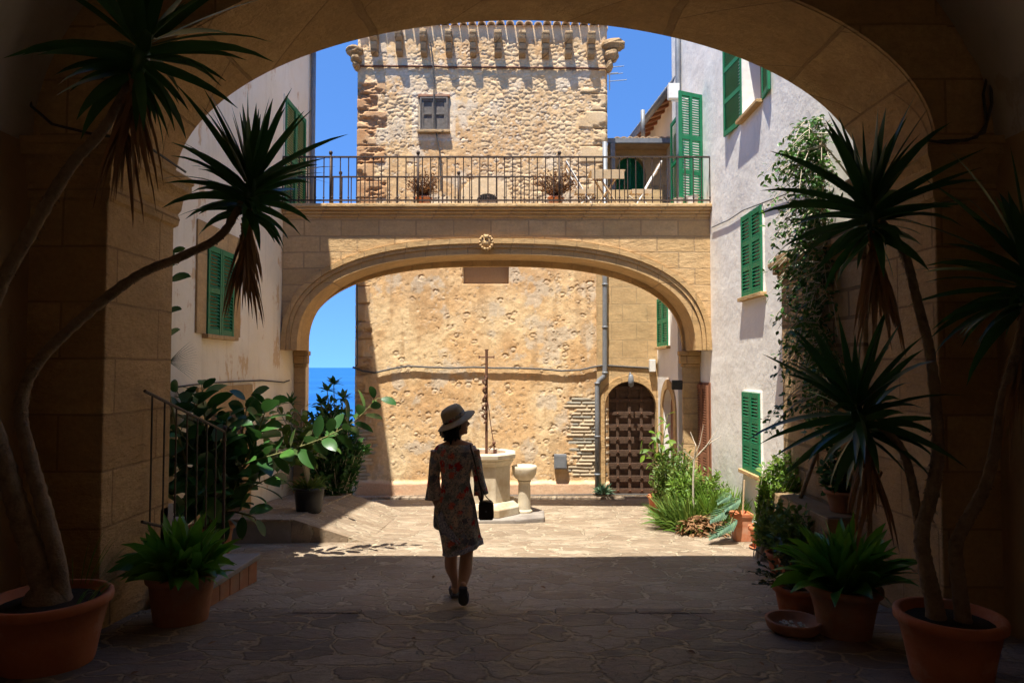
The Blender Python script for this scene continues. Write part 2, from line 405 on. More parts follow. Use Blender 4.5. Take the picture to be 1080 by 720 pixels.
# ---- ground: one sheet from the courtyard down to the sea
mb = MB()
ys = [-40, -12, 0] + [i*.25 for i in range(1, 57)] + [14.2, 16, 20, 30, 60, 110, 160]
ys = sorted(set(ys))
def ground_z(y):
    if y <= 0: return 0.0
    if y <= 14.2: return -SLOPE*y
    z0 = -SLOPE*14.2
    if y <= 16: return z0
    return z0 - (y-16)*.52
xs = [-200, -60, -20, -8] + [-4 + .25*i for i in range(33)] + [8, 20, 60, 200]
for y in ys:
    for x in xs: mb.v.append((x, y, ground_z(y) + (0 if y > 14 or y < 5.6 else .012*math.sin(x*1.7+y*.9)*math.sin(y*1.3))))
nx = len(xs)
for j in range(len(ys)-1):
    for i in range(nx-1): mb.f.append((j*nx+i, j*nx+i+1, (j+1)*nx+i+1, (j+1)*nx+i))
tag(mb.build('ground', M['paving'], smooth=True), kind='structure')
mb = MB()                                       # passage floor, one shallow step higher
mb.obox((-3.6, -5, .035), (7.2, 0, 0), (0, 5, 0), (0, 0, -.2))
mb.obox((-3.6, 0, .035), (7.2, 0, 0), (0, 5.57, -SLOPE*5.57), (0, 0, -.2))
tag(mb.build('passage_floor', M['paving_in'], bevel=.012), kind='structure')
mb = MB(); x = -3.03
while x < 3.1:
    w_ = min(rng.uniform(.3, .75), 3.17-x); dy_ = rng.uniform(-.03, .03)
    mb.obox((x, 5.55+dy_, .040-SLOPE*5.57+rng.uniform(-.008, .006)), (w_-.012, rng.uniform(-.012, .012), rng.uniform(-.005, .005)), (0, .12+rng.uniform(-.02, .03), -.010), (0, 0, -.08)); x += w_
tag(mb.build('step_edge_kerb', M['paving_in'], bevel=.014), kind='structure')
mb = MB()
mb.add([(-40000, 60, -60), (40000, 60, -60), (60000, 70000, -60), (-60000, 70000, -60)], [(0,1,2,3)])
tag(mb.build('sea', M['sea']), kind='structure')
mb = MB(); mb.v = []
for j in range(30):
    for i in range(40):
        mb.v.append((-200+i*10.3, 14.3+j*5, 0))
# hillside scrub cover: low rough ground past the tower
vs = []
for (x, y, _) in mb.v: vs.append((x, y, ground_z(y) - .25 + rng.uniform(0, .35 + .015*y)*(1 if y > 17 else 0)))
mb.v = vs; mb.f = [(j*40+i, j*40+i+1, (j+1)*40+i+1, (j+1)*40+i) for j in range(29) for i in range(39)]
tag(mb.build('hillside_terrain', M['scrub'], smooth=True), kind='structure')
# ---- near archway building
A = thing('archway_building', (0, 5.09, 0), 'dark sandstone archway building the photo looks out through, with moulded piers', 'building')
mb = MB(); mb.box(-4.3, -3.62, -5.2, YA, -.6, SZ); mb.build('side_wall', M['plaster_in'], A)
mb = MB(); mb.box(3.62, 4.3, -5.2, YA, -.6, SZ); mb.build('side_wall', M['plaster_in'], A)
mb = MB(); mb.poly([(-4.3, -.6), (-2.2, -.6), (-2.2, 2.2)] + arc(0, 2.2, 2.2, 1.4, 32)[::-1][1:-1] + [(2.2, 2.2), (2.2, -.6), (4.3, -.6), (4.3, 6.4), (-4.3, 6.4)], [], XZ, -5.6, -5.2); mb.build('rear_wall', M['plaster_in'], A)  # unseen back wall, its arch opening added to let in fill light
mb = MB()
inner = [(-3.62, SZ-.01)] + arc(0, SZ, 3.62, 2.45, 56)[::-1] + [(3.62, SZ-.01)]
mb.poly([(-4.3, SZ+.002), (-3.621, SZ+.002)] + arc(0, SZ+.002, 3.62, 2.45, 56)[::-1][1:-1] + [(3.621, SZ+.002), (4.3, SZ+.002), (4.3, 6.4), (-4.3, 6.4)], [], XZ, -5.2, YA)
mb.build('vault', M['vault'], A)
# arch wall: piers, spandrel
cxA, aA, bA = .07, 3.11, 1.48
def jit_arc(*a, **k):
    pts = arc(*a, **k); return [(x + rng.uniform(-.006, .006), z + rng.uniform(-.006, .006)) for x, z in pts]
mb = MB()
body = [(-4.3, SZ), (JL, SZ)] + arc(cxA, SZ, aA, bA, 72)[::-1][1:-1] + [(JR, SZ), (4.3, SZ), (4.3, 6.4), (-4.3, 6.4)]
mb.poly(body, [], XZ, YA+.002, 5.32)
body2 = body[:-2] + [(4.3, 4.56), (2.05, 4.56), (2.0, 5.85), (-4.3, 5.85)]  # unseen top, stepped down at right to let sun onto the plants
mb.poly([(x, z) for x, z in body2], [], XZ, 5.32, YB)
mb.build('arch', M['arch'], A)
mb = MB()                                       # voussoir ring standing proud of the inner face
mb.poly(arc(cxA, SZ, aA+.004, bA+.004, 72)[::-1] + arc(cxA, SZ, aA+.50, bA+.50, 72), [], XZ, YA-.03, YA+.001)
mb.build('voussoir_ring', M['arch'], A, bevel=.008)
for sx, x0, x1 in ((0, -4.3, JL), (1, JR, 4.3)):
    mb = MB(); mb.box(x0, x1, YA, YB, -1.2, SZ)
    mb.build('pier', M['arch'], A, bevel=.015)
    # plinth-less pilaster edge and moulded capital
    prof = [(.0, -.42), (.035, -.40), (.05, -.34), (.03, -.30), (.06, -.26), (.075, -.17), (.11, -.13), (.15, -.10), (.15, -.03), (.17, -.02), (.17, .03), (0, .05)]
    mb = MB(); s = 1 if sx == 0 else -1; jx = JL if sx == 0 else JR; xw = -3.62 if sx == 0 else 3.62
    pts = []
    for o, z in prof:
        o *= .8
        pts.append([(xw, YA-o, SZ+z), (jx+s*o, YA-o, SZ+z), (jx+s*o, YB+o*.6, SZ+z), (xw-.4*s, YB+o*.6, SZ+z)])
    for row in pts: mb.v += row
    for i in range(len(prof)-1):
        for k in range(3): mb.f.append((i*4+k, i*4+k+1, (i+1)*4+k+1, (i+1)*4+k))
    mb.build('capital', M['arch'], A)
mb = MB(); mb.box(3.14, 4.3, YB, 7.95, -1.2, 2.62); mb.build('stone_pier', M['rough_stone'], A, bevel=.02)
mb = MB()
for o, z0, z1 in ((.03, 2.62, 2.68), (.07, 2.68, 2.76), (.11, 2.76, 2.82), (.06, 2.82, 2.9)): mb.box(3.14-o, 4.2, YB+.002, 7.95+o, z0+.001, z1)
mb.build('pier_cornice', M['rough_stone'], A, bevel=.01)
Rb = thing('sky_block_house', (0, -9.2, 0), 'unseen ochre block added behind the archway to cut sky light and warm the fill', 'house')  # unseen block, added to shut out blue sky and bounce warm light
mb = MB(); mb.box(-9, 9, -13, -9.2, -.2, 6.2); mb.build('wall', M['plaster_cream'], Rb)
mb = MB(); mb.box(-9.2, 9.2, -13.1, -9.0, 6.202, 6.4); mb.build('roof', M['rooftile'], Rb)
mb = MB(); mb.box(-.6, .6, -9.2, -9.16, 0, 2.2); mb.build('door', M['wood_dark'], Rb)
# ---- left house
def obox_panel(mb, P0, P1, z0, z1, th, off):      # vertical slab between plan points, offset along its normal
    a = Vector((P1[0]-P0[0], P1[1]-P0[1], 0)); n = Vector((a.y, -a.x, 0)).normalized()
    mb.obox(Vector((P0[0], P0[1], z0)) + n*off, a, n*th, (0, 0, z1-z0))
def shutter(parent, P0, P1, z0, z1, mat, rails=(0, .5, 1), stiles=(0, 1), th=.035, pitch=.042, name='shutter', flip=1):
    a = Vector((P1[0]-P0[0], P1[1]-P0[1], 0)); Lw = a.length; a.normalize()
    n = Vector((a.y, -a.x, 0)) * flip
    sw, H = .05, z1-z0
    o = Vector((P0[0], P0[1], z0))
    mb = MB()
    sp = [s_*(Lw-sw) for s_ in stiles]; rp = [r*(H-.07) for r in rails]
    for s_ in sp: mb.obox(o + a*s_, a*sw, n*th, (0, 0, H))
    for r in rp:
        for i in range(len(sp)-1): mb.obox(o + a*(sp[i]+sw) + Vector((0,0,r)), a*(sp[i+1]-sp[i]-sw), n*(th-.004), (0, 0, .07))
    f = mb.build(name, mat, parent)
    mb = MB()
    for i in range(len(sp)-1):
        for j in range(len(rp)-1):
            za, zb = rp[j]+.07, rp[j+1]; k = max(1, int((zb-za)/pitch))
            for q in range(k):
                z = za + (zb-za)*(q+.5)/k
                c = o + a*(sp[i]+sw) + Vector((0,0,z)) + n*.004
                mb.obox(c - Vector((0,0,.018)) + n*.022, a*(sp[i+1]-sp[i]-sw), (-n*.020 + Vector((0,0,.030))), (n*.006 + Vector((0,0,.004))))
    mb.build('louvres', mat, f)
    return f
Hs = thing('cream_house', (XL, 9, -.65), 'cream plastered house with peeling ochre patches on the shaded left side', 'house')
mb = MB(); mb.box(XL-4, XL, YB+.003, 12.78, -1.6, 7.7); mb.build('wall', M['plaster_cream'], Hs)
mb = MB()
mb.box(XL-4, XL+.16, YB+.01, 12.9, 7.702, 7.80); mb.build('roof', M['rooftile'], Hs, bevel=.02)
# window with stone surround
def wall_window(parent, X, s, y0, y1, z0, z1, mat, frame=.0, sill=True, split=True, fm='trim', sm='trim', rails=(0,.5,1), name='window'):
    mb = MB()
    fr = max(frame, .02)
    for (a, b, c, d) in ((y0-fr, y0, z0-.0, z1+fr), (y1, y1+fr, z0, z1+fr), (y0+.001, y1-.001, z1, z1+fr)):
        mb.box(min(X-.02*s, X+.022*s), max(X-.02*s, X+.022*s), a, b, c, d)
    mb.box(min(X-.02*s, X+.004*s), max(X-.02*s, X+.004*s), y0, y1, z0, z1)
    w = mb.build(name, M[fm], parent)
    ym = (y0+y1)/2
    def pair(a, b):
        if s > 0: shutter(w, (X+.008*s, b), (X+.008*s, a), z0, z1, mat, rails, flip=-1)   # normal towards +x
        else: shutter(w, (X+.008*s, a), (X+.008*s, b), z0, z1, mat, rails, flip=-1)
    if split: pair(y0+.004, ym-.004); pair(ym+.004, y1-.004)
    else: pair(y0, y1)
    if sill:
        mb = MB(); mb.box(min(X, X+.08*s), max(X, X+.08*s), y0-.07, y1+.07, z0-.055, z0-.002); mb.build('sill', M[sm], w, bevel=.006)
    return w
a0 = WX(215.5, 352, XL); a1 = WX(243.5, 355, XL); tp = WX(216, 257, XL)
wall_window(Hs, XL, 1, a0.y, a1.y, a0.z, tp.z, M['green'], frame=.26)
b0 = WX(298.5, 200, XL); b1 = WX(320, 200, XL); bt = WX(298.5, 100, XL)
w_ = wall_window(Hs, XL, 1, b0.y, b1.y, 4.34, bt.z, M['green'], frame=.03, sill=False, fm='plaster_cream', rails=(0,.45,1))
# stone doorway low on the cream wall
d0 = WX(204, 560, XL).y; d1 = WX(262, 560, XL).y; dz = WX(262, 405, XL).z
dr = MB()
dr.box(XL, XL+.035, d0, d0+.34, -1.2, dz); dr.box(XL, XL+.035, d1-.34, d1, -1.2, dz); dr.box(XL, XL+.0345, d0+.34, d1-.34, dz-.34, dz)
dd = dr.build('doorway', M['trim'], Hs, bevel=.006)
mb = MB(); mb.box(XL+.001, XL+.012, d0+.34, d1-.34, -1.1, dz-.34); mb.build('door', M['wood_dark'], dd)
mb = MB(); mb.tube([(XL+.06, 12.66, z) for z in (4.35, 5.5, 6.5, 7.68)], .045, 10)
mb.build('downpipe', M['grey_metal'], Hs, smooth=True)
# ---- right house
Rh = thing('white_house', (XR, 10, -.7), 'tall white rendered house with green louvred shutters on the right side', 'house')
w3a, w3b = WX(783, 110, XR).y, WX(803, 90, XR).y        # open window: far, near
w3z = WX(783, 127, XR).z; w3t = w3z + 1.5
mb = MB()
mb.poly([(YB+.003, -1.6), (13.8, -1.6), (13.8, 9.6), (YB+.003, 9.6)], [[(w3b, w3z), (w3a, w3z), (w3a, w3t), (w3b, w3t)]], YZ, XR, XR+.45)
mb.box(XR+.46, XR+3.5, YB+.05, 13.75, -1.6, 9.58)
mb.build('wall', M['plaster_white'], Rh)
mb = MB(); mb.box(XR-.15, XR+3.6, YB, 13.9, 9.602, 9.7); mb.build('roof', M['rooftile'], Rh)
for (pa, pb, ya, yb) in (((785, 314), (806.5, 306), 229, 216), ((786, 494), (804.5, 501), 413, 415)):
    fa, fb = WX(*pa, XR), WX(*pb, XR); t_ = WX(pa[0], ya, XR).z
    wall_window(Rh, XR, -1, fb.y, fa.y, fa.z, t_, M['green'], frame=.02, fm='plaster_white', rails=(0,.33,.66,1))
mb = MB(); mb.box(XR+.3, XR+.34, w3b, w3a, w3z, w3t)
mb.box(XR+.26, XR+.30, w3b, w3b+.06, w3z, w3t); mb.box(XR+.26, XR+.30, w3a-.06, w3a, w3z, w3t); mb.box(XR+.26, XR+.30, (w3a+w3b)/2-.03, (w3a+w3b)/2+.03, w3z, w3t)
w3 = mb.build('window', M['wood_brown'], Rh)
shutter(w3, (XR-.01, w3a+.02), (XR-.07, w3a+.66), w3z-.02, w3t, M['green'], (0,.33,.66,1), flip=1)
shutter(w3, (XR-.07, w3b-.40), (XR-.01, w3b-.02), w3z-.02, w3t, M['green'], (0,.33,.66,1), flip=1)
mb = MB(); mb.box(XR-.09, XR+.28, w3b-.05, w3a+.05, w3z-.05, w3z-.002); mb.build('sill', M['trim'], w3, bevel=.006)
# ground-floor lobby wall behind the bridge pier, with arched doorway and a small window
XI = 2.93
mb = MB()
ad = [(12.35, -1.6), (12.35, .75)] + [(12.8-.45*math.cos(math.pi*i/14), .75+.45*math.sin(math.pi*i/14)) for i in range(1, 14)] + [(13.25, .75), (13.25, -1.6)]
mb.poly([(12.06, -1.6)] + ad + [(13.798, -1.6), (13.798, 4.25), (12.06, 4.25)], [], YZ, XI, XR-.002)
mb.build('lobby_wall', M['plaster_white'], Rh)
mb = MB()
def ringpts(r): return [(12.8-r*math.cos(math.pi*i/20), .75+r*math.sin(math.pi*i/20)) for i in range(21)]
mb.poly([(12.8-.62, -1.0)] + ringpts(.62) + [(12.8+.62, -1.0), (12.8+.45, -1.0)] + ringpts(.45)[::-1] + [(12.8-.45, -1.0)], [], YZ, XI-.03, XI+.002)
dsr = mb.build('door_surround', M['trim'], Rh)
mb = MB(); mb.box(XI+.14, XI+.17, 12.3, 13.3, -1.0, 1.22); mb.build('side_door', M['wood_brown'], Rh)
s0 = WX(688, 343, XI); s1 = WX(706, 343, XI); s2 = WX(690, 318, XI)
wall_window(Rh, XI, -1, min(s1.y, 13.0), 13.6, 2.0, 2.95, M['green'], frame=.02, fm='plaster_white')
# brown louvred door between bridge pier and white wall
q0, q1 = WX(735, 450, XR), WX(747.5, 450, XR)
mb = MB(); mb.box(XR-.02, XR+.0, 11.28, 12.0, -.9, 1.34); bd = mb.build('brown_door', M['wood_brown'], Rh)
shutter(bd, (XR-.03, 11.30), (XR-.03, 11.62), -.85, 1.3, M['wood_brown'], (0,.45,1), flip=-1)
shutter(bd, (XR-.03, 11.66), (XR-.03, 11.98), -.85, 1.3, M['wood_brown'], (0,.45,1), flip=-1)
# terrace doors
td = MB(); td.box(XR-.012, XR-.001, 12.8, 13.7, 4.33, 6.55); tdo = td.build('terrace_door', M['white_paint'], Rh)
shutter(tdo, (XR-.03, 12.86), (XR-.05, 13.62), 4.34, 6.5, M['green'], (0,.25,.6,1), flip=-1)
shutter(tdo, (2.82, 11.42), (3.26, 11.62), 4.34, W(730, 98, 11.5).z, M['green'], (0,.28,.60,1), (0,.5,1), flip=1)
mb = MB(); mb.tube([(XR-.07, 13.0, z) for z in (4.4, 6, 7.5, 9.5)], .05, 10); mb.build('downpipe', M['grey_metal'], Rh, smooth=True)
# ---- stone bridge
BX0, BX1 = XL, XR
cB = (BX0+BX1)/2; D0, D1, D2 = 11.2, 11.86, 11.95
TZ = 4.28
Bd = thing('stone_bridge', (cB, 11.6, -.85), 'sandstone bridge with a wide flattened arch and terrace joining the two houses', 'bridge')
def barc(a, b, sp=1.88, n=64, p=2.6): return arc(cB, sp, a, b, n, p)
half = (BX1-BX0)/2
oc = 3.47 - 1.88; ec = 3.72 - 1.88
mb = MB()                                        # spandrel wall
mb.poly([(BX0+.002, 1.9)] + [(x, z+.02) for x, z in barc(half-.005, ec)][::-1][1:-1] + [(BX1-.002, 1.9), (BX1-.002, TZ-.16), (BX0+.002, TZ-.16)], [], XZ, D0+.03, D2)
mb.build('spandrel', M['bridge'], Bd)
mb = MB()                                        # outer order with a stepped moulding
for (oa, ia, y0, y1) in ((.0, .085, D0-.03, D0+.3), (.087, .15, D0-.005, D0+.3), (.152, .26, D0+.02, D0+.68)):
    mb.poly(barc(half-.004-oa, ec-oa) + barc(half-ia, ec-ia)[::-1], [], XZ, y0, y1)
mb.build('archivolt', M['trim'], Bd, bevel=.008)
mb = MB()                                        # inner order on slender piers
ih = (2.97+3.60)/2; ic = (2.97-3.60)/2
mb.poly([(x, z) for x, z in arc(ic, 1.88, ih+.22, ec-.10, 64, 2.6)] + [(x, z) for x, z in arc(ic, 1.88, ih, 3.36-1.88, 64, 2.6)][::-1], [], XZ, D0+.69, D2+.01)
mb.build('inner_arch', M['trim'], Bd, bevel=.006)
for x0, x1 in ((XL+.001, -3.60), (2.97, XR-.001)):
    mb = MB(); mb.box(x0, x1, D0+.70, D2, -1.3, 1.70); mb.build('pier', M['bridge'], Bd, bevel=.015)
    mb = MB()
    for o, z0, z1 in ((.02, 1.60, 1.66), (.05, 1.66, 1.80), (.07, 1.80, 1.88)):
        mb.box(x0+.001 if x0 < 0 else x0-o, x1+o if x0 < 0 else x1-.001, D0+.70-o, D2+o*.5, z0, z1-.001)
    mb.build('capital', M['trim'], Bd, bevel=.012)
mb = MB()
for o, z0, z1 in ((.03, TZ-.20, TZ-.15), (.07, TZ-.15, TZ-.10), (.12, TZ-.10, TZ-.06), (.15, TZ-.06, TZ)):
    mb.box(BX0+.003, BX1-.003, D0+.03-o, D2+.01, z0+.001, z1)
mb.build('cornice', M['bridge'], Bd, bevel=.012)
# carved crest over the crown
cr = W(513, 257, D0-.02)
mb = MB()
sh = [(-.11,.11),(-.07,.13),(-.03,.10),(0,.14),(.03,.10),(.07,.13),(.11,.11),(.12,.02),(.08,-.09),(0,-.15),(-.08,-.09),(-.12,.02)]
mb.poly([(cr.x+a, cr.z+b) for a, b in sh], [], XZ, D0-.11, D0-.03)
for k in range(14):
    an = k/14*2*math.pi; mb.ball((cr.x+.12*math.cos(an), D0-.10, cr.z+.01+.13*math.sin(an)), .028, .03, .03, 8, 6, .1)
mb.ball((cr.x, D0-.11, cr.z), .055, .03, .06, 10, 8); mb.ball((cr.x, D0-.13, cr.z+.11), .04, .03, .045, 8, 6)
mb.v = [(cr.x+(x-cr.x)*.85, y, cr.z+(z-cr.z)*.85) for x, y, z in mb.v]
mb.build('crest', M['bridge'], Bd, smooth=True)
# ---- railings on the bridge
def railing(y, z1, x0, x1, step, knobs, label, mid=None, lo=.07):
    g = thing('iron_railing', ((x0+x1)/2, y, TZ), label, 'railing')
    mb = MB(); mb.box(x0, x1, y-.02, y+.02, z1-.022, z1); mb.build('handrail', M['iron'], g)
    mb = MB(); mb.box(x0, x1, y-.012, y+.012, TZ+lo-.012, TZ+lo+.012); mb.build('bottom_rail', M['iron'], g)
    n = int((x1-x0)/step); d = None
    for i in range(n+1):
        x = x0 + (x1-x0)*i/n
        mb = MB(); mb.tube([(x, y, TZ+.0), (x, y, TZ+.2), (x, y, z1-.023)], .0095, 6)
        mb.ball((x, y, TZ+lo+.05), .018, .018, .02, 6, 4)
        mb.build('baluster', M['iron'], g)
    for kx in knobs:
        mb = MB(); mb.tube([(kx, y, TZ), (kx, y, z1+.03)], .02, 8); mb.ball((kx, y, z1+.06), .032, .032, .036, 10, 8)
        mb.build('post', M['iron'], g, smooth=True)
    return g
zf = W(540, 165, D0-.02).z
railing(D0-.02, zf, XL+.01, XR-.01, .135, [W(441, 170, D0-.02).x, W(590, 170, D0-.02).x, XL+.8], 'tall iron balustrade along the front edge of the bridge terrace, with ball-topped posts')
zb_ = W(500, 186, D2-.05).z
railing(D2-.05, zb_, XL+.01, XR-1.3, .16, [W(484, 186, D2).x, W(360, 186, D2).x], 'lower iron balustrade seen through the first one, along the back edge of the terrace')
# ---- iron stair railing on the left
hr0, hr1 = WX(176, 424, -2.98), WX(237, 455, -2.98)
g = thing('stair_railing', (-2.98, hr1.y, -.4), 'rusty iron stair handrail sloping down behind the left pier among rubber plant leaves', 'railing')
mb = MB(); mb.tube([hr0 + (hr0-hr1)*.3, hr0, hr1], .013, 6); mb.build('handrail', M['iron'], g)
mb = MB(); mb.tube([hr0 + (hr0-hr1)*.3 - Vector((0,0,1.05)), hr1-Vector((0,0,1.12))], .013, 6); mb.build('bottom_rail', M['iron'], g)
for i in range(8):
    p = hr1.lerp(hr0 + (hr0-hr1)*.2, i/7)
    mb = MB(); mb.tube([p, p - Vector((0,0,1.12 if i else 1.35))], .0075 if i else .015, 6)
    if i == 0: mb.ball(p + Vector((0,0,.03)), .028, .028, .032, 8, 6)
    mb.build('baluster' if i else 'post', M['iron'], g)
for k in range(5):                               # steps climbing back towards the pier
    mb = MB()
    y1 = 7.15-k*.24
    mb.box(XL+.04, -3.04, y1-.24, y1-.001, -.9, -.30+.17*k); 
    if k == 0: st_ = thing('stone_steps', (-3.4, 7.0, -.4), 'short flight of stone steps rising behind the left pier', 'steps')
    mb.build('step', M['slab'], st_, bevel=.01)
# ---- raised slabs at the left
g = thing('stone_landing', (-2.9, 6.3, -.45), 'low grey stone slab on a brick edge at the foot of the left pier', 'landing')
mb = MB(); mb.obox((-3.02, 5.80, -.275), (.50, 0, 0), (.06, .97, -.0), (0, 0, .055)); mb.build('slab', M['slab'], g, bevel=.012)
mb = MB()
for k in range(5): mb.obox((-2.95, 5.815+k*.187, -.56), (.405+.0115*k, 0, 0), (.011, .18, 0), (0, 0, .283))
mb.build('brick_edge', M['terracotta_old'], g, bevel=.008)
g = thing('raised_walk', (-3.2, 10, -.5), 'raised stone walk along the cream wall where the black pot stands', 'landing')
mb = MB(); mb.obox((XL+.002, 8.8, -.36), (.98, 0, 0), (0.05, 3.0, -SLOPE*3.0), (0, 0, -.5)); mb.build('riser_block', M['slab'], g, bevel=.02)
mb = MB(); x_ = XL+.985; xr_ = x_+.95
for (y_, dz_) in ((8.8, 0), (11.8, -SLOPE*3.0)):
    mb.v += [(x_+.0, y_, -.338+dz_), (xr_, y_, gz(y_)+.005), (x_, y_, gz(y_)-.3), (xr_, y_, gz(y_)-.3)]
mb.f = [(0,1,5,4), (0,2,3,1), (4,5,7,6), (1,3,7,5), (0,4,6,2)]
mb.build('ramp', M['paving'], g)
mb = MB(); mb.obox((XL+.002, 8.78, -.335), (1.0, 0, 0), (0.05, 3.02, -SLOPE*3.02), (0, 0, -.03)); mb.build('paving_top', M['paving'], g, bevel=.01)
# ================================================================== TOWER
def _h(ix, iy, s):
    n = (ix.astype(np.int64)*374761393 + iy.astype(np.int64)*668265263 + s*1442695041) & 0xffffffff
    n = ((n ^ (n >> 13)) * 1274126177) & 0xffffffff
    n = ((n ^ (n >> 16)) * 2246822519) & 0xffffffff
    return ((n ^ (n >> 15)) & 0xffffff) / float(0xffffff)
def vn(x, y, s=0):
    ix, iy = np.floor(x), np.floor(y); fx, fy = x-ix, y-iy
    fx = fx*fx*(3-2*fx); fy = fy*fy*(3-2*fy)
    a, b, c, d = _h(ix, iy, s), _h(ix+1, iy, s), _h(ix, iy+1, s), _h(ix+1, iy+1, s)
    return (a*(1-fx)+b*fx)*(1-fy) + (c*(1-fx)+d*fx)*fy
def fbm(x, y, s=0, o=5, g=.5):
    r = 0; a = 1; t_ = 0
    for k in range(o): r = r + a*vn(x*2**k, y*2**k, s+k*17); t_ += a; a *= g
    return r/t_
def worley(x, y, s=0, keep=1.0):
    ix, iy = np.floor(x), np.floor(y)
    best = np.full(x.shape, 9.0); sec = np.full(x.shape, 9.0); bid = np.zeros(x.shape); bx = np.zeros(x.shape); by = np.zeros(x.shape)
    for dx in (-1, 0, 1):
        for dy in (-1, 0, 1):
            cx, cy = ix+dx, iy+dy
            px = cx + .1+.8*_h(cx, cy, s); py = cy + .1+.8*_h(cx, cy, s+5); i_ = _h(cx, cy, s+9)
            d = np.hypot(x-px, y-py)
            m = d < best
            sec = np.where(m, best, np.minimum(sec, d)); bid = np.where(m, i_, bid); bx = np.where(m, px, bx); by = np.where(m, py, by); best = np.where(m, d, best)
    return best, sec, bid, bx, by
def ss(a, b, x):
    t_ = np.clip((x-a)/(b-a), 0, 1); return t_*t_*(3-2*t_)
YT = 13.8
TX0, TX1, TZ0, TZ1 = W(376, 150, YT).x, W(641, 150, YT).x, -1.25, W(540, 27, YT).z
T = thing('stone_tower', ((TX0+TX1)/2, YT, -1), 'square medieval rubble-stone tower with corbels under a tiled parapet', 'tower')
nx_, nz_ = 330, 600
gx, gz_ = np.meshgrid(np.linspace(TX0, TX1, nx_), np.linspace(TZ0, TZ1, nz_))
wx = gx + .05*(fbm(gx*3, gz_*3, 3)-.5); wz = gz_ + .05*(fbm(gx*3, gz_*3, 8)-.5)
up = ss(3.9, 4.6, gz_)                                   # rubble above, plastered below
lp = fbm(gx*.9+5, gz_*.9, 21, 4)
def lerp(a, b, t_): return a + (b-a)*t_
def col(c): return np.array(c, float)[None, None, :]
base = lerp(col((.76,.49,.24)), col((.84,.62,.35)), ss(.35, .65, fbm(gx*1.2, gz_*1.2, 31))[..., None])
base = lerp(base, col((.72,.49,.25)), (up*.75)[..., None])
base = lerp(base, col((.62,.38,.18)), (ss(.48, .66, fbm(gx*1.7+9, gz_*1.1, 44))*.8)[..., None])
hgt = .010*(fbm(gx*2, gz_*2, 50)-.5) + .016*(fbm(gx*9, gz_*9, 51, 5, .6)-.5)
base = lerp(base, col((.66,.56,.42)), (ss(.55, .66, fbm(gx*2.6+2, gz_*2.2+7, 46, 6, .6))*.75)[..., None])
base = lerp(base, col((.50,.31,.15)), (ss(.58, .72, fbm(gx*4.5, gz_*.7+3, 47, 6, .6))*.55)[..., None])
base = base*(.86+.28*fbm(gx*14, gz_*14, 48, 4, .7))[..., None]
# embedded stones: two sizes
f1, f2, iid, bx_, by_ = worley((wx+.05*fbm(gx*6, gz_*6, 310))/.14, (wz+.05*fbm(gx*6, gz_*6, 311))/.09, 300)
pm_ = up*ss(.44, .60, fbm(gx*1.7+3, gz_*1.9, 301, 5, .6))
jj = ss(.30, .08, (f2-f1) + .25*(fbm(gx*16, gz_*16, 302)-.5))
hgt = hgt + pm_*(-.014*jj + .012*(((iid*9.7) % 1)-.5) + .012*(fbm(gx*22, gz_*22, 303)-.5))
sc = lerp(col((.50,.33,.17)), col((.80,.62,.38)), ((iid*3.31) % 1)[..., None])
base = lerp(base, sc, (pm_*(1-jj)*.75)[..., None]); base = lerp(base, col((.66,.50,.30)), (pm_*jj*.6)[..., None])
for (cell, s_, plo, pup, rmin, rmax) in ((.165, 100, .24, .75, .12, .42), (.08, 200, .18, .6, .16, .44)):
    f1, f2, iid, bx_, by_ = worley(wx/cell, wz/(cell*.78), s_)
    f1 = f1 + .42*(fbm(gx*11/cell*.185, gz_*11/cell*.185, s_+40, 4, .6)-.5)
    r = rmin + (rmax-rmin)*((iid*7.13) % 1)
    pres = (((iid*3.77) % 1) < lerp(plo, pup, up) * (.45+1.1*ss(.35, .6, lp))).astype(float) * (1-pm_)
    m = ss(r, r*.72, f1)*pres
    ring = ss(r*1.18, r*.96, f1)*(1-ss(r*.9, r*.62, f1))*pres
    depth = lerp(.019, .024, up)*cell/.185
    arcp = ss(-.1, .45, (wz/(cell*.78)-by_)/np.maximum(r, .1))      # hollow deepest over the top of each stone
    hgt = hgt - ring*depth*(.55+.45*arcp) + m*(.014*cell/.185)*(((iid*11.3) % 1)-.35)
    sc = lerp(col((.50,.36,.22)), col((.78,.66,.48)), ((iid*5.31) % 1)[..., None])
    base = lerp(base, sc, (m*lerp(.5, .8, up))[..., None])
    base = lerp(base, col((.52,.36,.21)), (ring*.35)[..., None])  # crevice round each stone darkened, shade put into the colour
# quoins
def blocks(side_x, sgn, lo, hi, zlo, zhi, colA, colB, er):
    global base, hgt
    row = np.floor(gz_/.36 + 3*0); fr = gz_/.36 - row
    wd = np.where((row % 2) == 0, hi, lo) + .10*(_h(row, row*0, 77)-.5)
    dist = (gx-side_x)*sgn
    edge = .05*(fbm(gx*5, gz_*5, 61)-.5)
    m = ss(wd+.02, wd-.02, dist+edge) * ss(zlo-.05, zlo+.05, gz_)*ss(zhi+.05, zhi-.05, gz_)
    jn = np.minimum(fr, 1-fr)*.36
    j = ss(.022, .006, jn + .012*(fbm(gx*8, gz_*8, 62)-.5)) 
    e_ = fbm(gx*3.5, gz_*6, 63, 6, .6)
    cq = lerp(col(colA), col(colB), ss(.3, .7, fbm(gx*2.2, gz_*5+row*3, 64))[..., None])
    cq = lerp(cq, col([q*.6 for q in colA]), (ss(.52, .66, e_)*.5)[..., None])
    cq = lerp(cq, col((.30,.18,.10)), (j*.6)[..., None])
    hq = -j*.035 - er*ss(.5, .72, e_) + .02
    base = lerp(base, cq, m[..., None]); hgt = lerp(hgt, hq, m)
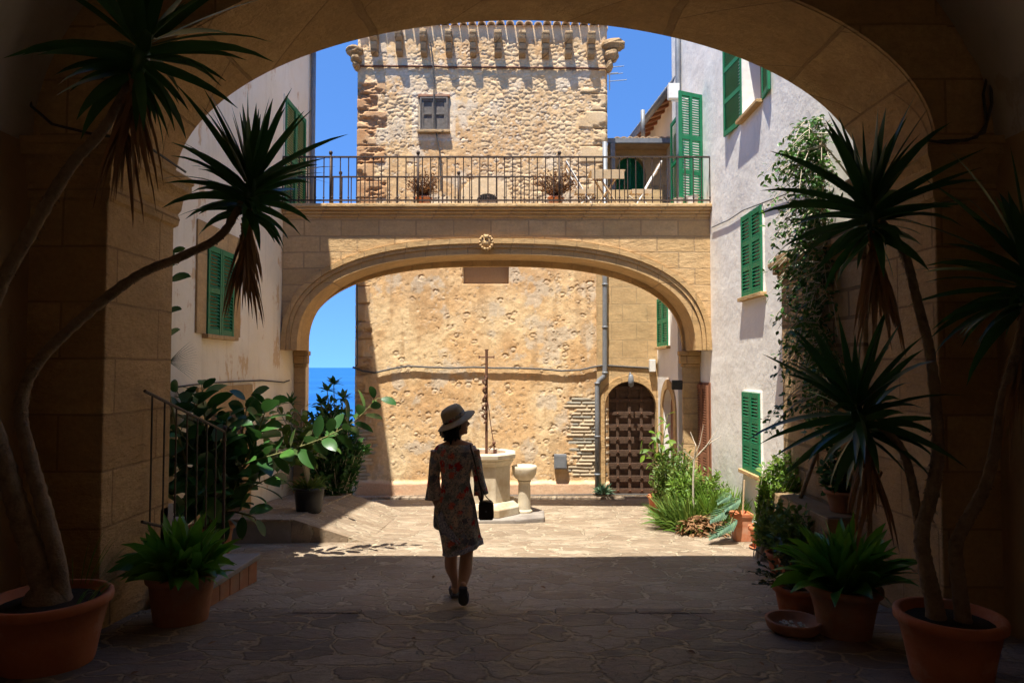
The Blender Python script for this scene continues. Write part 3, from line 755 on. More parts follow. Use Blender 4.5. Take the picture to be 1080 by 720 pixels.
blocks(TX0, 1, .42, .62, 3.6, 7.45, (.46,.24,.11), (.60,.36,.18), .06)
blocks(TX0, 1, .22, .32, -1.3, 3.6, (.52,.33,.17), (.62,.42,.22), .05)
blocks(TX1, -1, .30, .58, 3.6, 7.3, (.56,.38,.20), (.68,.50,.29), .04)
# thin slate courses let into the wall low down
def slate(x0, x1, z0, z1):
    global base, hgt
    r0 = gz_/.072 + .5*fbm(gx*1.3, gz_*.4, 70); row = np.floor(r0); fr = r0-row
    ln = .30+.25*_h(row, row*0, 71); cx = gx/ln + _h(row, row*0, 72)*9; ci = np.floor(cx); fx = cx-ci
    idd = _h(ci, row, 73)
    j = np.maximum(ss(.20, .06, np.minimum(fr, 1-fr)), ss(.05, .015, np.minimum(fx, 1-fx)))
    e = .25*(fbm(gx*4, gz_*4, 74)-.5) + .22*(_h(row, row*0, 75)-.5)
    m = ss(x0-.02+e, x0+.04+e, gx)*ss(x1+.02+e, x1-.04+e, gx)*ss(z0-.1, z0, gz_+e)*ss(z1+.05, z1-.05, gz_+e)
    cs = lerp(col((.40,.33,.23)), col((.66,.54,.37)), idd[..., None]); cs = lerp(cs, col((.34,.36,.32)), (idd < .3)[..., None]*.7)
    cs = lerp(cs, col((.36,.25,.14)), (j*.7)[..., None])
    base = lerp(base, cs, m[..., None]); hgt = lerp(hgt, .018*idd - j*.022, m)
slate(W(601, 450, YT).x, 1.9, -.55, W(600, 420, YT).z)
slate(TX0-.5, TX0+.35, -.9, W(600, 450, YT).z)
# reddish render at the foot, blind arch at terrace level, smooth top
m = ss(-.66, -.74, gz_ + .06*(fbm(gx*3, gz_*3, 80)-.5)); base = lerp(base, lerp(col((.70,.40,.24)), col((.78,.56,.36)), fbm(gx*4, gz_*8, 81)[..., None]), m[..., None]); hgt = lerp(hgt, .05+.008*fbm(gx*9, gz_*9, 83), m)
bcx, bcz = W(512, 190, YT).x, W(512, 214, YT).z
rr = np.hypot(gx-bcx, gz_-bcz); m = ss(.56, .53, rr)
base = lerp(base, col((.80,.60,.36)), (m*.8)[..., None]); hgt = lerp(hgt, .0+.004*fbm(gx*8, gz_*8, 90), m)
m = ss(TZ1-.42, TZ1-.2, gz_+.1*(fbm(gx*4, gz_*2, 91)-.5)); base = lerp(base, col((.64,.47,.28)), (m*.7)[..., None]); hgt = lerp(hgt, .012*fbm(gx*7, gz_*7, 92), m)
# recess for the window, and a sunk rectangle with its shade painted darker brown
wl, wr = W(443, 120, YT).x, W(472.5, 120, YT).x; wz0, wz1 = W(457, 138, YT).z, W(457, 103, YT).z
m = ((gx > wl-.04) & (gx < wr+.04) & (gz_ > wz0-.06) & (gz_ < wz1+.05)).astype(float)
hgt = lerp(hgt, -.03, m)
m = ((gx > wl-.16) & (gx < wr+.16) & (gz_ > wz0-.2) & (gz_ < wz1+.12)).astype(float); base = lerp(base, col((.78,.68,.52)), (m*.55)[..., None])
ol, orr = W(488, 290, YT).x, W(537, 290, YT).x; oz0, oz1 = W(512, 299, YT).z, W(512, 270, YT).z
m = ((gx > ol) & (gx < orr) & (gz_ > oz0) & (gz_ < oz1)).astype(float); hgt = lerp(hgt, -.22, m); base = lerp(base, col((.42,.29,.17)), m[..., None])
edge_in = ss(TX0-.001, TX0+.05, gx)*ss(TX1+.001, TX1-.05, gx); hgt = hgt - .05*(1-edge_in)
org = ORG[T.name]
me = bpy.data.meshes.new('front_wall')
vv = np.stack([gx-org.x, YT-hgt-org.y, gz_-org.z], -1).reshape(-1, 3)
idx = np.arange(nx_*nz_).reshape(nz_, nx_)
ff = np.stack([idx[:-1, :-1], idx[:-1, 1:], idx[1:, 1:], idx[1:, :-1]], -1).reshape(-1, 4)
me.vertices.add(len(vv)); me.vertices.foreach_set('co', vv.ravel())
me.loops.add(ff.size); me.loops.foreach_set('vertex_index', ff.ravel().astype(np.int32))
me.polygons.add(len(ff)); me.polygons.foreach_set('loop_start', (np.arange(len(ff))*4).astype(np.int32))
me.update(calc_edges=True); me.validate()
ca = me.color_attributes.new('stone', 'FLOAT_COLOR', 'POINT')
ca.data.foreach_set('color', np.concatenate([base.reshape(-1, 3), np.ones((len(vv), 1))], 1).ravel())
me.materials.append(M['tower']); o = bpy.data.objects.new('front_wall', me); COL.objects.link(o); o.parent = T; ORG[o.name] = org
mb = MB()
mb.box(TX0+.03, TX1-.03, YT+.30, YT+5.2, -1.6, TZ1-.1)
mb.box(TX0+.001, TX0+.06, YT+.05, YT+5.2, -1.6, TZ1-.02); mb.box(TX1-.06, TX1-.001, YT+.05, YT+5.2, -1.6, TZ1-.02)
mb.build('side_wall', M['rough_stone'], T)
mb = MB(); mb.box(TX0-.02, TX1+.02, YT+.04, YT+5.3, TZ1-.05, TZ1+.005)
n = 27
for i in range(n):
    x = TX0 + (TX1-TX0)*(i+.5)/n + rng.uniform(-.01, .01)
    r = .085+rng.uniform(-.006, .006); z = TZ1 - .015 + rng.uniform(-.012, .012)
    pr = [(x+r*math.cos(math.pi*k/8), z+r*.8*math.sin(math.pi*k/8)) for k in range(9)]
    mb.poly(pr + [(a*.8+x*.2, b-.02) for a, b in pr[::-1]], [], XZ, YT-.10+rng.uniform(-.02, .02), YT+1.5)
mb.build('roof', M['rooftile'], T)
cpx = [396,422,447.7,474,499.3,525.3,550.7,575,599,622.7]
for i, px in enumerate(cpx):
    zt, zm, zb2 = W(px, 36.5+i*.35, YT).z, W(px, 47.5+i*.35, YT).z, W(px, 60+i*.35, YT).z; x = W(px, 48, YT).x; w_ = .072+rng.uniform(-.006, .008)
    mb = MB()
    mb.poly([(YT+.06, zt), (YT-.29, zt), (YT-.295, zt-.06), (YT-.27, zm+.05), (YT-.20, zm), (YT+.06, zm)], [], YZ, x-w_, x+w_)
    mb.poly([(YT+.06, zm-.006), (YT-.20, zm-.006), (YT-.195, zm-.07), (YT-.15, zb2+.05), (YT-.05, zb2), (YT+.06, zb2)], [], YZ, x-w_+.006, x+w_-.006)
    mb.build('corbel', M['rough_stone'], T, bevel=.02)
mb = MB()
pts = []
for i in range(41):
    px = 375+(642-375)*i/40; pts.append(W(px, 69.5+i*.075+rng.uniform(-.25, .25), YT-.03))
mb.tube(pts, .022, 6); mb.build('tie_bar', M['rust'], T)
for s_, px in ((-1, 376), (1, 641)):
    mb = MB(); bx_ = W(px, 60, YT).x
    for (px0, px1, py0, py1) in (((366, 383, 50, 60), (371, 382, 60, 68), (373, 380, 68, 74)) if s_ < 0 else ((636, 658, 43, 54), (638, 652, 54, 66), (639, 646, 66, 76))):
        a, b = W(px0, py1, YT), W(px1, py0, YT)
        mb.ball(((a.x+b.x)/2, YT-.02, (a.z+b.z)/2), (b.x-a.x)*.56, .2, (b.z-a.z)*.56, 12, 9, .10)
    mb.build('corner_gargoyle', M['rough_stone'], T)
# tower window
mb = MB()
f_ = .035
for a, b, c, d in ((wl, wl+f_, wz0, wz1), (wr-f_, wr, wz0, wz1), (wl+f_, wr-f_, wz1-f_, wz1), (wl+f_, wr-f_, wz0, wz0+f_)): mb.box(a, b, YT-.045, YT+.06, c, d)
fw = mb.build('window', M['wood_grey'], T)
mid = (wl+wr)/2
for a, b in ((wl+f_+.002, mid-.003), (mid+.003, wr-f_-.002)):
    mb = MB(); mb.box(a, b, YT+.0, YT+.015, wz0+f_, wz1-f_)
    for (c, d, e, g_) in ((a, a+.04, wz0+f_, wz1-f_), (b-.04, b, wz0+f_, wz1-f_), (a+.04, b-.04, wz0+f_, wz0+.08), (a+.04, b-.04, wz1-.08, wz1-f_), (a+.04, b-.04, (wz0+wz1)/2-.02, (wz0+wz1)/2+.02)):
        mb.box(c, d, YT-.022, YT-.001, e, g_)
    mb.build('shutter', M['wood_grey'], fw, bevel=.004)
mb = MB(); mb.box(wl-.05, wr+.05, YT-.10, YT+.02, wz0-.06, wz0-.003); mb.build('sill', M['rough_stone'], fw, bevel=.01)
mb = MB(); mb.box(wl-.04, wr+.04, YT-.05, YT+.02, wz1+.003, wz1+.05); mb.build('lintel', M['terracotta_old'], fw, bevel=.006)
# small grille in the blind arch
mb = MB(); gcx, gcz = W(514, 210, YT).x, W(514, 211, YT).z
mb.poly([(gcx+.21*math.cos(math.pi*k/12), gcz+.13*math.sin(math.pi*k/12)) for k in range(13)], [], XZ, YT-.02, YT+.02); gr = mb.build('vent_dark_plate', M['dark'], T)  # solid near-black plate, darkness behind the grille put into its colour
mb = MB()
for k in range(-3, 4): mb.tube([(gcx+k*.05, YT-.04, gcz), (gcx+k*.05, YT-.04, gcz+.11)], .008, 5)
mb.build('grille', M['iron'], gr)
mb = MB(); mb.tube([W(570, 20, 15), W(570, 29, 15)], .012, 5)
# ---- gatehouse wall with studded door (joined to the tower)
GX0, GX1 = TX1-.08, XI+.002
G = thing('gatehouse', (2.4, 13.86, -1), 'smooth ashlar wall with a studded round-headed door beside the tower', 'building')
dL, dR = W(637.5, 470, 13.86).x, W(691, 470, 13.86).x; dT = W(664, 402, 13.86).z; dr_ = (dR-dL)/2; dcx = (dL+dR)/2; dsp = dT-dr_
def darc(r, n=24, z=dsp, k=1.0): return [(dcx-r*math.cos(math.pi*i/n), z+k*r*math.sin(math.pi*i/n)) for i in range(n+1)]
gx0 = dL-.16
mb = MB()
mb.poly([(gx0, -1.6), (dL, -1.6)] + darc(dr_) + [(dR, -1.6), (GX1+.12, -1.6), (GX1+.12, 5.2), (gx0, 5.2)], [], XZ, 13.79-.03, 14.3)
mb.build('wall', M['gate_stone'], G)
mb = MB()
mb.poly([(dL-.13, -.93), (dL-.13, dsp)] + darc(dr_+.13)[1:-1] + [(dR+.13, dsp), (dR+.13, -.93), (dR, -.93)] + darc(dr_)[::-1] + [(dL, -.93)], [], XZ, 13.735, 13.762)
mb.build('door_surround', M['trim'], G, bevel=.006)
mb = MB(); mb.poly([(dL, -.95)] + darc(dr_) + [(dR, -.95)], [], XZ, 13.92, 13.98)
dr2 = mb.build('door', M['wood_dark'], G)
mb = MB()
for k in range(5):
    x = dL + .03 + (dR-dL-.06)*k/4; zt = dsp + math.sqrt(max(0, dr_**2-(x-dcx)**2)) - .02
    mb.box(x-.03, x+.03, 13.885, 13.918, -.95, zt)
for k in range(9):
    z = -.88 + k*(dT+.80)/8.2; hw = dr_ if z < dsp else math.sqrt(max(.01, dr_**2-(z-dsp)**2))
    mb.box(dcx-hw+.01, dcx+hw-.01, 13.865, 13.884, z-.035, z+.035)
mb.build('door_battens', M['wood_dark'], dr2, bevel=.004)
mb = MB()
for k in range(5):
    x = dL + .03 + (dR-dL-.06)*k/4
    for q in range(9):
        z = -.88 + q*(dT+.80)/8.2
        if z < dsp or (x-dcx)**2 + (z-dsp)**2 < (dr_-.05)**2:
            mb.ball((x, 13.862, z), .017, .014, .017, 8, 4)
mb.build('studs', M['rust'], dr2)
mb = MB(); mb.box(dL, dR, 13.70, 13.9, -1.05, -.945); mb.build('threshold', M['terracotta_old'], G, bevel=.01)
mb = MB(); mb.box(TX0+.1, XI-.02, 13.50, 13.70, -1.2, -.945); tag(mb.build('kerb', M['paving'], bevel=.02), kind='structure')
# ---- porch house and eaves house beyond the terrace
PY = 15.5
pL, pR = W(640, 190, PY).x, W(703, 190, PY).x; pT = W(660, 158, PY).z
Pt = thing('terrace_porch', (2.7, PY, 4.9), 'low stone porch with a green pointed-arch door behind the terrace table', 'building')
wcx = W(665.5, 190, PY).x; wr_ = W(681, 190, PY).x - wcx; wsp = W(665, 186, PY).z; wtp = W(665, 164, PY).z
oarc = [(wcx-wr_*math.cos(math.pi*i/20), wsp+(wtp-wsp)*math.sin(math.pi*i/20)**.85) for i in range(21)]
mb = MB(); mb.poly([(pL, 4.2), (wcx-wr_, 4.2)] + oarc + [(wcx+wr_, 4.2), (pR+.4, 4.2), (pR+.4, pT), (pL, pT)], [], XZ, PY, PY+.5)
mb.box(pL, pR+.4, PY+.5, PY+2, 4.2, pT); mb.build('wall', M['gate_stone'], Pt)
mb = MB(); mb.box(wcx-.02, wcx+.02, PY+.12, PY+.2, 4.25, wtp); 
mb.poly([(wcx-wr_, 4.2)] + oarc + [(wcx+wr_, 4.2)], [], XZ, PY+.2, PY+.25); ad_ = mb.build('arched_door', M['green'], Pt)
mb = MB()
z = 4.3
while z < wtp-.05:
    hw = wr_ if z < wsp else wr_*math.sqrt(max(0, 1-((z-wsp)/(wtp-wsp))**2.3))
    for sg in (-1, 1):
        xa, xb = sorted((wcx+sg*.04, wcx+sg*(hw-.04)))
        if xb-xa > .03 and hw > .1: mb.obox((xa, PY+.17, z), (xb-xa, 0, 0), (0, .02, .03), (0, .006, .004))
    z += .05
mb.build('louvres', M['green'], ad_)
mb = MB(); mb.box(pL-.12, pR+.1, PY-.62, PY-.54, pT-.04, pT+.06)
for xq in (pL+.05, ): mb.box(xq-.05, xq+.05, PY-.62, PY-.54, 4.2, pT-.045)
mb.build('pergola_beam', M['grey_metal'], Pt)
mb = MB()
for i in range(9):
    x = pL + .1 + (pR-pL-.1)*(i+.5)/9; r = .085
    pr = [(x+r*math.cos(math.pi*k/8), pT+.07+r*.8*math.sin(math.pi*k/8)+rng.uniform(-.004,.004)) for k in range(9)]
    mb.poly(pr + [(a*.8+x*.2, b-.025) for a, b in pr[::-1]], [], XZ, PY-.5, PY+.9)
mb.box(pL, pR+.2, PY-.45, PY+.9, pT+.005, pT+.06)
mb.build('roof', M['rooftile'], Pt)
E = thing('eaves_house', (3.9, 15.8, 5), 'pale house with deep tiled eaves and a grey gutter, beyond the terrace doors', 'house')
mb = MB(); mb.box(3.55, 7.5, 13.93, 18.2, 3, 7.9); mb.build('wall', M['plaster_white'], E)
ez = W(718, 80, 13.6).z
mb = MB(); mb.obox((3.42-.0, 13.45, ez-.02), (-.36, 4.6, 0), (1.6, 0, .62), (0, 0, .05))
for i in range(18):
    p0 = Vector((3.40-.36*i/18, 13.50+4.5*i/18, ez+.05))
    mb.tube([p0, p0+Vector((1.6, 0, .62))], .08, 8)
mb.build('roof', M['rooftile'], E)
mb = MB()
for i in range(11):
    p0 = Vector((3.40-.36*i/11, 13.60+4.5*i/11, ez-.09)); mb.obox(p0, (1.2, 0, .45), (0, .08, 0), (0, 0, .06))
mb.build('rafters', M['wood_brown'], E)
mb = MB(); mb.tube([(3.36, 13.4, ez-.05), (2.98, 18.0, ez-.05)], .075, 10); mb.build('gutter', M['grey_metal'], E, smooth=True)
mb = MB(); q = W(678, 130, 15.2); mb.tube([(q.x, 15.2, pT+.1), (q.x, 15.2, ez-.1)], .05, 10); mb.build('downpipe', M['grey_metal'], E, smooth=True)
# ---- pipes, cables, lamps, boxes
def single(mb, name, mat, label, cat, group=None, **k):
    p = mb.v[0]; o = mb.build(name, mat, loc=p, **k); return tag(o, label, cat, group)
yp = 13.70
mb = MB()
mb.tube([(W(638, y, yp).x, yp, W(638, y, yp).z) for y in (150, 300, 386, 393)] + [W(637, 397, yp), W(632, 401, yp), W(630, 406, yp)] + [W(630, y, yp) for y in (440, 520)], .05, 12)
for y in (300, 345, 393): mb.tube([W(638, y-1, yp), W(638, y+1, yp)], .06, 12)
for y in (404, 460, 500): mb.tube([W(630, y-1, yp), W(630, y+1, yp)], .06, 12)
single(mb, 'drainpipe', M['grey_metal'], 'grey drainpipe with an offset bend running down the tower beside the studded door', 'drainpipe', smooth=True)
def cable(pts, r, name, label, mat='cable', sag=None):
    mb = MB(); mb.tube(pts, r, 6); return single(mb, name, M[mat], label, 'cable')
cp = [(372, 387), (382, 391), (395, 393), (412, 389), (430, 386), (450, 387), (475, 388), (500, 387), (520, 388), (545, 388), (570, 389), (592, 391), (612, 390), (625, 387), (637, 385), (650, 386), (684, 388)]
cable([W(a, b, 13.75) for a, b in cp], .021, 'wall_cable', 'thick sagging cable strung across the sunlit lower tower wall')
cable([W(a, b, 13.73) for a, b in ((376.5, 250), (376.5, 300), (377, 350), (377, 384), (374, 388))], .014, 'wall_cable', 'thin cable dropping down the shaded corner of the tower')
cable([W(a, b, 13.74) for a, b in ((454, 45), (456, 60), (458, 85), (457.5, 110), (459, 135), (464, 160), (465, 200))], .016, 'wall_cable', 'rusty cable hanging past the small tower window')
cable([W(a, b, 13.69) for a, b in ((372, 528), (420, 523), (480, 522), (560, 522), (640, 521), (690, 521))], .016, 'wall_cable', 'dark cable lying along the foot of the tower')
cable([Vector((XL+.02, WX(a, b, XL).y, WX(a, b, XL).z)) for a, b in ((184, 408), (215, 404), (250, 402), (275, 401), (298, 403), (304, 401))], .010, 'wall_cable', 'thin cable stapled across the cream wall above the doorway')
cable([Vector((XR-.02, WX(a, b, XR).y, WX(a, b, XR).z)) for a, b in ((752, 240), (770, 232), (785, 222), (830, 205), (870, 180))], .008, 'wall_cable', 'thin cable crossing the white wall above its middle shutters')
cable([WX(1064, 0, 3.6), WX(1050, 40, 3.6), Vector((3.6, 5.05, W(1034, 62, 5.05).z)), W(1037, 100, 5.03), W(1041, 130, 5.0), W(1030, 145, 4.93), W(1000, 151, 4.93), W(976, 148, 4.93)], .011, 'wall_cable', 'outer of two black cables looping down to the right pier capital')
cable([WX(1064, 8, 3.59), WX(1056, 45, 3.59), Vector((3.58, 5.03, W(1050, 75, 5.03).z)), W(1046, 110, 5.0), W(1038, 140, 4.97), W(1020, 148, 4.92), W(990, 149, 4.92)], .011, 'wall_cable', 'inner of two black cables looping down to the right pier capital')
cable([WX(10, 0, -3.6), WX(22, 45, -3.6), W(27, 85, 5.03), W(33, 112, 5.03), W(55, 131, 4.95), W(100, 142, 4.92), W(140, 147, 4.92), Vector((-2.88, 5.4, 3.34)), Vector((-2.9, 6.0, 3.33))], .011, 'wall_cable', 'black cable running down the left corner and over the left pier capital')
a = W(684.5, 392, 13.72); b = W(690.5, 379, 13.72)
mb = MB(); mb.box(a.x, b.x, 13.62, 13.74, a.z, b.z); single(mb, 'junction_box', M['white_paint'], 'small white junction box at the end of the cable above the studded door', 'junction box', bevel=.01)
a = W(684.5, 402, 13.72)
c_ = W(665, 398, 13.6)
L_ = thing('wall_lamp', c_, 'grey lamp on a short arm over the studded door', 'lamp')
mb = MB(); mb.tube([c_+Vector((0,.16,.04)), c_+Vector((0,.05,.09)), c_+Vector((0,-.04,.06))], .016, 6); mb.build('bracket', M['grey_metal'], L_)
mb = MB(); mb.lathe([(.03,.06),(.045,.04),(.06,-.06),(.05,-.16),(.01,-.19)], c_+Vector((0,-.05,0)), 12); mb.build('lamp_shade', M['grey_metal'], L_, smooth=True)
c_ = W(713.5, 406, 11.8)
L_ = thing('floodlight', c_, 'black floodlight fixed to the right pier of the bridge', 'lamp')
mb = MB(); mb.obox(c_+Vector((-.09,-.06,-.08)), (.18,0,0), (0,.07,.02), (0,-.03,.15)); mb.build('lamp_body', M['black_plastic'], L_, bevel=.01)
mb = MB(); mb.tube([c_, c_+Vector((.06,.08,.0))], .015, 6); mb.build('bracket', M['black_plastic'], L_)
a, b = W(704, 106, 12.6), W(715.5, 90, 12.6)
mb = MB(); mb.box(a.x, b.x, 12.5, 12.62, a.z, b.z); mb.box(a.x+.06, 3.3, 12.56, 12.6, a.z-.03, a.z+.02)
single(mb, 'beige_box', M['white_paint'], 'beige box on a bracket high beside the terrace doors', 'box', bevel=.012)
a, b = W(584.5, 494, 13.7), W(597.5, 479, 13.7)
mb = MB(); mb.box(a.x, b.x, 13.66, 13.78, a.z, b.z); mb.box(a.x+.02, b.x-.02, 13.652, 13.659, a.z+.02, b.z-.02); single(mb, 'metal_plate', M['grey_metal'], 'small grey metal hatch set low in the tower wall', 'hatch', bevel=.004)
# aerial
mb = MB(); p = W(648, 90, 15)
mb.tube([W(643, 95, 15), W(643, 62, 15)], .012, 5); mb.tube([W(639, 78, 15), W(652, 77, 15)], .01, 5)
for (x0, x1, y) in ((641, 658, 70.5), (640, 657, 78), (642, 661, 85)): mb.tube([W(x0, y+1, 15), W(x1, y-.6, 15)], .009, 5)
single(mb, 'aerial', M['grey_metal'], 'thin metal television aerial at the right corner of the tower', 'aerial')
# ================================================================== WELL, BASIN
wc = Vector((W(513, 500, 11.0).x, 11.0, gz(11)))
stp = MB()
pl = [(-.72,-.55),(-.2,-.68),(.42,-.62),(.86,-.42),(.88,.1),(.6,.55),(-.1,.7),(-.7,.45)]
stp.poly([(wc.x+a+.05, wc.y+b) for a, b in pl], [], XY, wc.z-.1, wc.z+.10)
tag(stp.build('well_step', M['slab'], loc=(wc.x, wc.y, wc.z), bevel=.03), 'irregular low stone step carrying the well and the basin', 'step')
Wl = thing('stone_well', wc, 'octagonal stone well with moulded rim and base in the courtyard', 'well')
mb = MB(); b0_ = .10
mb.lathe([(.56,b0_),(.56,b0_+.12),(.53,b0_+.14),(.50,b0_+.17),(.47,b0_+.20)], wc, 8, R(22.5)); mb.build('base_moulding', M['well'], Wl, bevel=.012)
mb = MB(); mb.lathe([(.41,b0_+.199),(.405,.86)], wc, 8, R(22.5)); mb.build('shaft', M['well'], Wl, bevel=.01)
mb = MB(); mb.lathe([(.42,.855),(.44,.90),(.47,.93),(.47,.96),(.50,.97),(.505,1.03),(.49,1.05),(.33,1.05),(.33,.9)], wc, 8, R(22.5)); mb.build('rim', M['well'], Wl, bevel=.01)
mb = MB(); mb.lathe([(.335,.99),(.01,1.0)], wc, 16); mb.build('lid', M['terracotta_old'], Wl)
wc2 = wc + Vector((0,0,0))
IC = thing('iron_cross', wc+Vector((0,0,1.0)), 'tall rusty iron cross pole with twisted vine and stay rod on the well', 'cross')
top = W(513, 369, 11.0)
mb = MB(); mb.tube([wc+Vector((0,0,1.0)), Vector((wc.x, 11, top.z))], .022, 8); mb.build('pole', M['rust'], IC)
zc = W(513, 376.5, 11).z
mb = MB(); mb.tube([(wc.x-.12, 11, zc), (wc.x+.12, 11, zc)], .014, 6)
for sx in (-.12, .12): mb.box(wc.x+sx-.008, wc.x+sx+.008, 10.98, 11.02, zc-.025, zc+.025)
mb.box(wc.x-.03, wc.x+.03, 10.98, 11.02, top.z-.01, top.z+.012); mb.build('crossbar', M['rust'], IC)
mb = MB()
pts = []
for k in range(26):
    z = W(513, 396+k*2.0, 11).z; pts.append((wc.x-.03+.03*math.sin(k*1.4), 11-.03+.03*math.cos(k*1.4), z))
mb.tube(pts, .013, 6, jit=.3)
for k in range(12):
    q = pts[k*2+1]; mb.ball(q, .022, .022, .03, 6, 5, .2)
mb.build('scrollwork', M['rust'], IC)
mb = MB(); mb.tube([W(514, 420, 10.97), W(517.5, 447, 10.93), W(520.5, 467, 10.9)], .008, 5)
p = W(521, 467, 10.9); mb.ball(p, .03, .03, .03, 8, 6); mb.tube([p, Vector((p.x, p.y, wc.z+1.04))], .012, 6)
mb.tube([W(514, 472, 10.95), W(516, 474, 10.93), W(519, 471, 10.9), p], .009, 5); mb.build('stay_rod', M['rust'], IC)
bc = Vector((W(553, 500, 10.95).x, 10.95, wc.z+.10))
BS = thing('stone_basin', bc, 'small round stone basin on a column beside the well', 'basin')
mb = MB(); mb.lathe([(.13,0),(.13,.03),(.105,.05),(.10,.20),(.095,.46),(.11,.50)], bc, 20); mb.build('column', M['well'], BS, smooth=False, bevel=.006)
mb = MB(); mb.lathe([(.09,.501),(.15,.54),(.185,.60),(.195,.68),(.20,.73),(.185,.735),(.165,.73),(.14,.68),(.02,.66)], bc, 24); mb.build('bowl', M['well'], BS, smooth=True)
# ================================================================== TERRACE FURNITURE
tx0, tx1, ty = W(621, 184, 11.65).x, W(657, 184, 11.65).x, 11.65
tz_ = W(640, 183, ty).z
TB = thing('folding_table', ((tx0+tx1)/2, ty, TZ), 'wooden folding table with crossed legs on the bridge terrace', 'table')
mb = MB()
for k in range(4): mb.box(tx0, tx1, ty-.24+k*.12, ty-.13+k*.12, tz_-.02, tz_)
mb.box(tx0+.02, tx1-.02, ty-.25, ty-.235, tz_-.16, tz_-.021); mb.build('table_top', M['wood_light'], TB)
for sy in (-.2, .2):
    for s_ in (1, -1):
        mb = MB(); xm = (tx0+tx1)/2; mb.tube([(xm-s_*.2, ty+sy+.012*s_, TZ+.005), (xm+s_*.2, ty+sy+.012*s_, tz_-.03)], .017, 4); mb.build('leg', M['wood_light'], TB)
for i, (cx, s_, lb) in enumerate(((W(617, 200, 11.6).x, 1, 'folding chair left of the terrace table, its white frame leaning outwards'), (W(675, 200, 11.6).x, -1, 'folding chair between the terrace table and the green shutters'))):
    C_ = thing('folding_chair', (cx, 11.6, TZ), lb, 'chair', 'folding chairs on the terrace')
    mb = MB()
    for k in range(4): mb.box(cx-.17, cx+.17, 11.42+k*.09, 11.50+k*.09, TZ+.30, TZ+.318)
    mb.box(cx-.17, cx+.17, 11.405, 11.418, TZ+.24, TZ+.318); mb.build('seat', M['wood_light'], C_)
    for sy in (11.42, 11.76):
        mb = MB(); mb.tube([(cx+s_*.12, sy, TZ+.003), (cx-s_*.34, sy, TZ+.80)], .016, 4); mb.build('leg', M['white_paint'], C_)
        mb = MB(); mb.tube([(cx-s_*.16, sy+.03, TZ+.003), (cx+s_*.16, sy+.03, TZ+.30)], .014, 4); mb.build('leg', M['white_paint'], C_)
    mb = MB()
    for zz, xx in ((.78, -.33), (.66, -.26)): mb.box(cx+s_*xx-.012, cx+s_*xx+.012, 11.42, 11.77, TZ+zz-.04, TZ+zz+.03)
    mb.build('backrest', M['wood_light'], C_)
p = W(730, 204, 11.35)
mb = MB(); mb.lathe([(.10,0),(.12,.16),(.125,.17),(.11,.17),(.10,.12),(.01,.12)], (p.x, 11.35, TZ), 16); mb.lathe([(.08,0),(.10,.13),(.09,.13),(.01,.1)], (p.x-.22, 11.35, TZ), 14)
# (two little white pots, one thing each)
mb = MB(); mb.lathe([(.08,0),(.10,.16),(.105,.17),(.09,.17),(.08,.12),(.01,.12)], (p.x, 11.35, TZ+.003), 16)
single(mb, 'white_pot', M['white_paint'], 'small white pot at the foot of the big green terrace shutter, nearer the wall', 'pot')
mb = MB(); mb.lathe([(.065,0),(.08,.13),(.085,.14),(.07,.14),(.06,.1),(.01,.1)], (p.x-.23, 11.35, TZ+.003), 16)
single(mb, 'white_pot', M['white_paint'], 'smaller white pot beside the other on the terrace, nearer the chair', 'pot')
# ================================================================== PLANTS
def rdir(zlo=-.2, zhi=1.0):
    a = rng.uniform(0, 2*math.pi); z = rng.uniform(zlo, zhi); r = math.sqrt(max(0, 1-z*z)); return Vector((r*math.cos(a), r*math.sin(a), z))
def pot(parent, c, rt, rb, h, mat='terracotta', rim=.035, name='pot', n=32, soil=True, sx=1):
    mb = MB(); k = rim
    mb.lathe([(rb*.98, 0), (rb, .01), (rb+(rt-rb)*.45, h*.5), (rt-.012, h-k*1.4), (rt-.004, h-k*1.35), (rt+.012, h-k*1.1), (rt+.016, h-k*.5), (rt+.010, h-.004), (rt-.004, h), (rt-.026, h-.004), (rt-.032, h-.05), (.01, h-.055)], c, n, sx=sx)
    p = mb.build(name, M[mat], parent, smooth=True)
    if soil:
        mb = MB(); mb.lathe([(rt-.036, h-.052), (rt*.5, h-.035), (.005, h-.03)], c, 20, jit=.03, sx=sx); mb.build('soil', M['soil'], parent)
    return p
def crown(c, axis, L, n, part, dead, hang=1.0, dn=26, wd=.070):
    c = Vector(c); axis = Vector(axis).normalized()
    u = axis.cross(Vector((0.3,1,0.1))).normalized(); w = axis.cross(u)
    g = MB(); f = MB()
    for i in range(n):
        t = (i+.5)/n
        th = R(5 + 112*t**.85*hang) + rng.gauss(0, .16); ph = i*2.39996 + rng.uniform(-.7, .7)
        d = axis*math.cos(th) + (u*math.cos(ph)+w*math.sin(ph))*math.sin(th)
        b = c + axis*(.12-.34*t) + (u*math.cos(ph)+w*math.sin(ph))*.035
        ll = L*(.62+.38*math.sin(math.pi*min(1, t*1.1+.12)))*rng.uniform(.70, 1.18)
        g.blade(b, d, ll, wd*rng.uniform(.8, 1.15), rng.uniform(.10, .75)+1.3*t*t*rng.uniform(.4, 1.3), 6, 'strap', .22, roll=rng.uniform(-1.3, 1.3), twist=rng.uniform(-.5, .5))
    g.tube([c-axis*.22, c-axis*.05, c+axis*.12], [.035, .05, .02], 8)
    for i in range(dn):
        ph = rng.uniform(0, 6.28); b = c - axis*rng.uniform(.16, .48) + (u*math.cos(ph)+w*math.sin(ph))*.04
        d = Vector((math.cos(ph)*.45, math.sin(ph)*.45, -.8)) - axis*.2
        f.blade(b, d, L*rng.uniform(.5, 1.0), wd*.5, 1.6, 5, 'strap', .3, roll=rng.uniform(-1, 1), twist=rng.uniform(-2, 2))
    return g, f
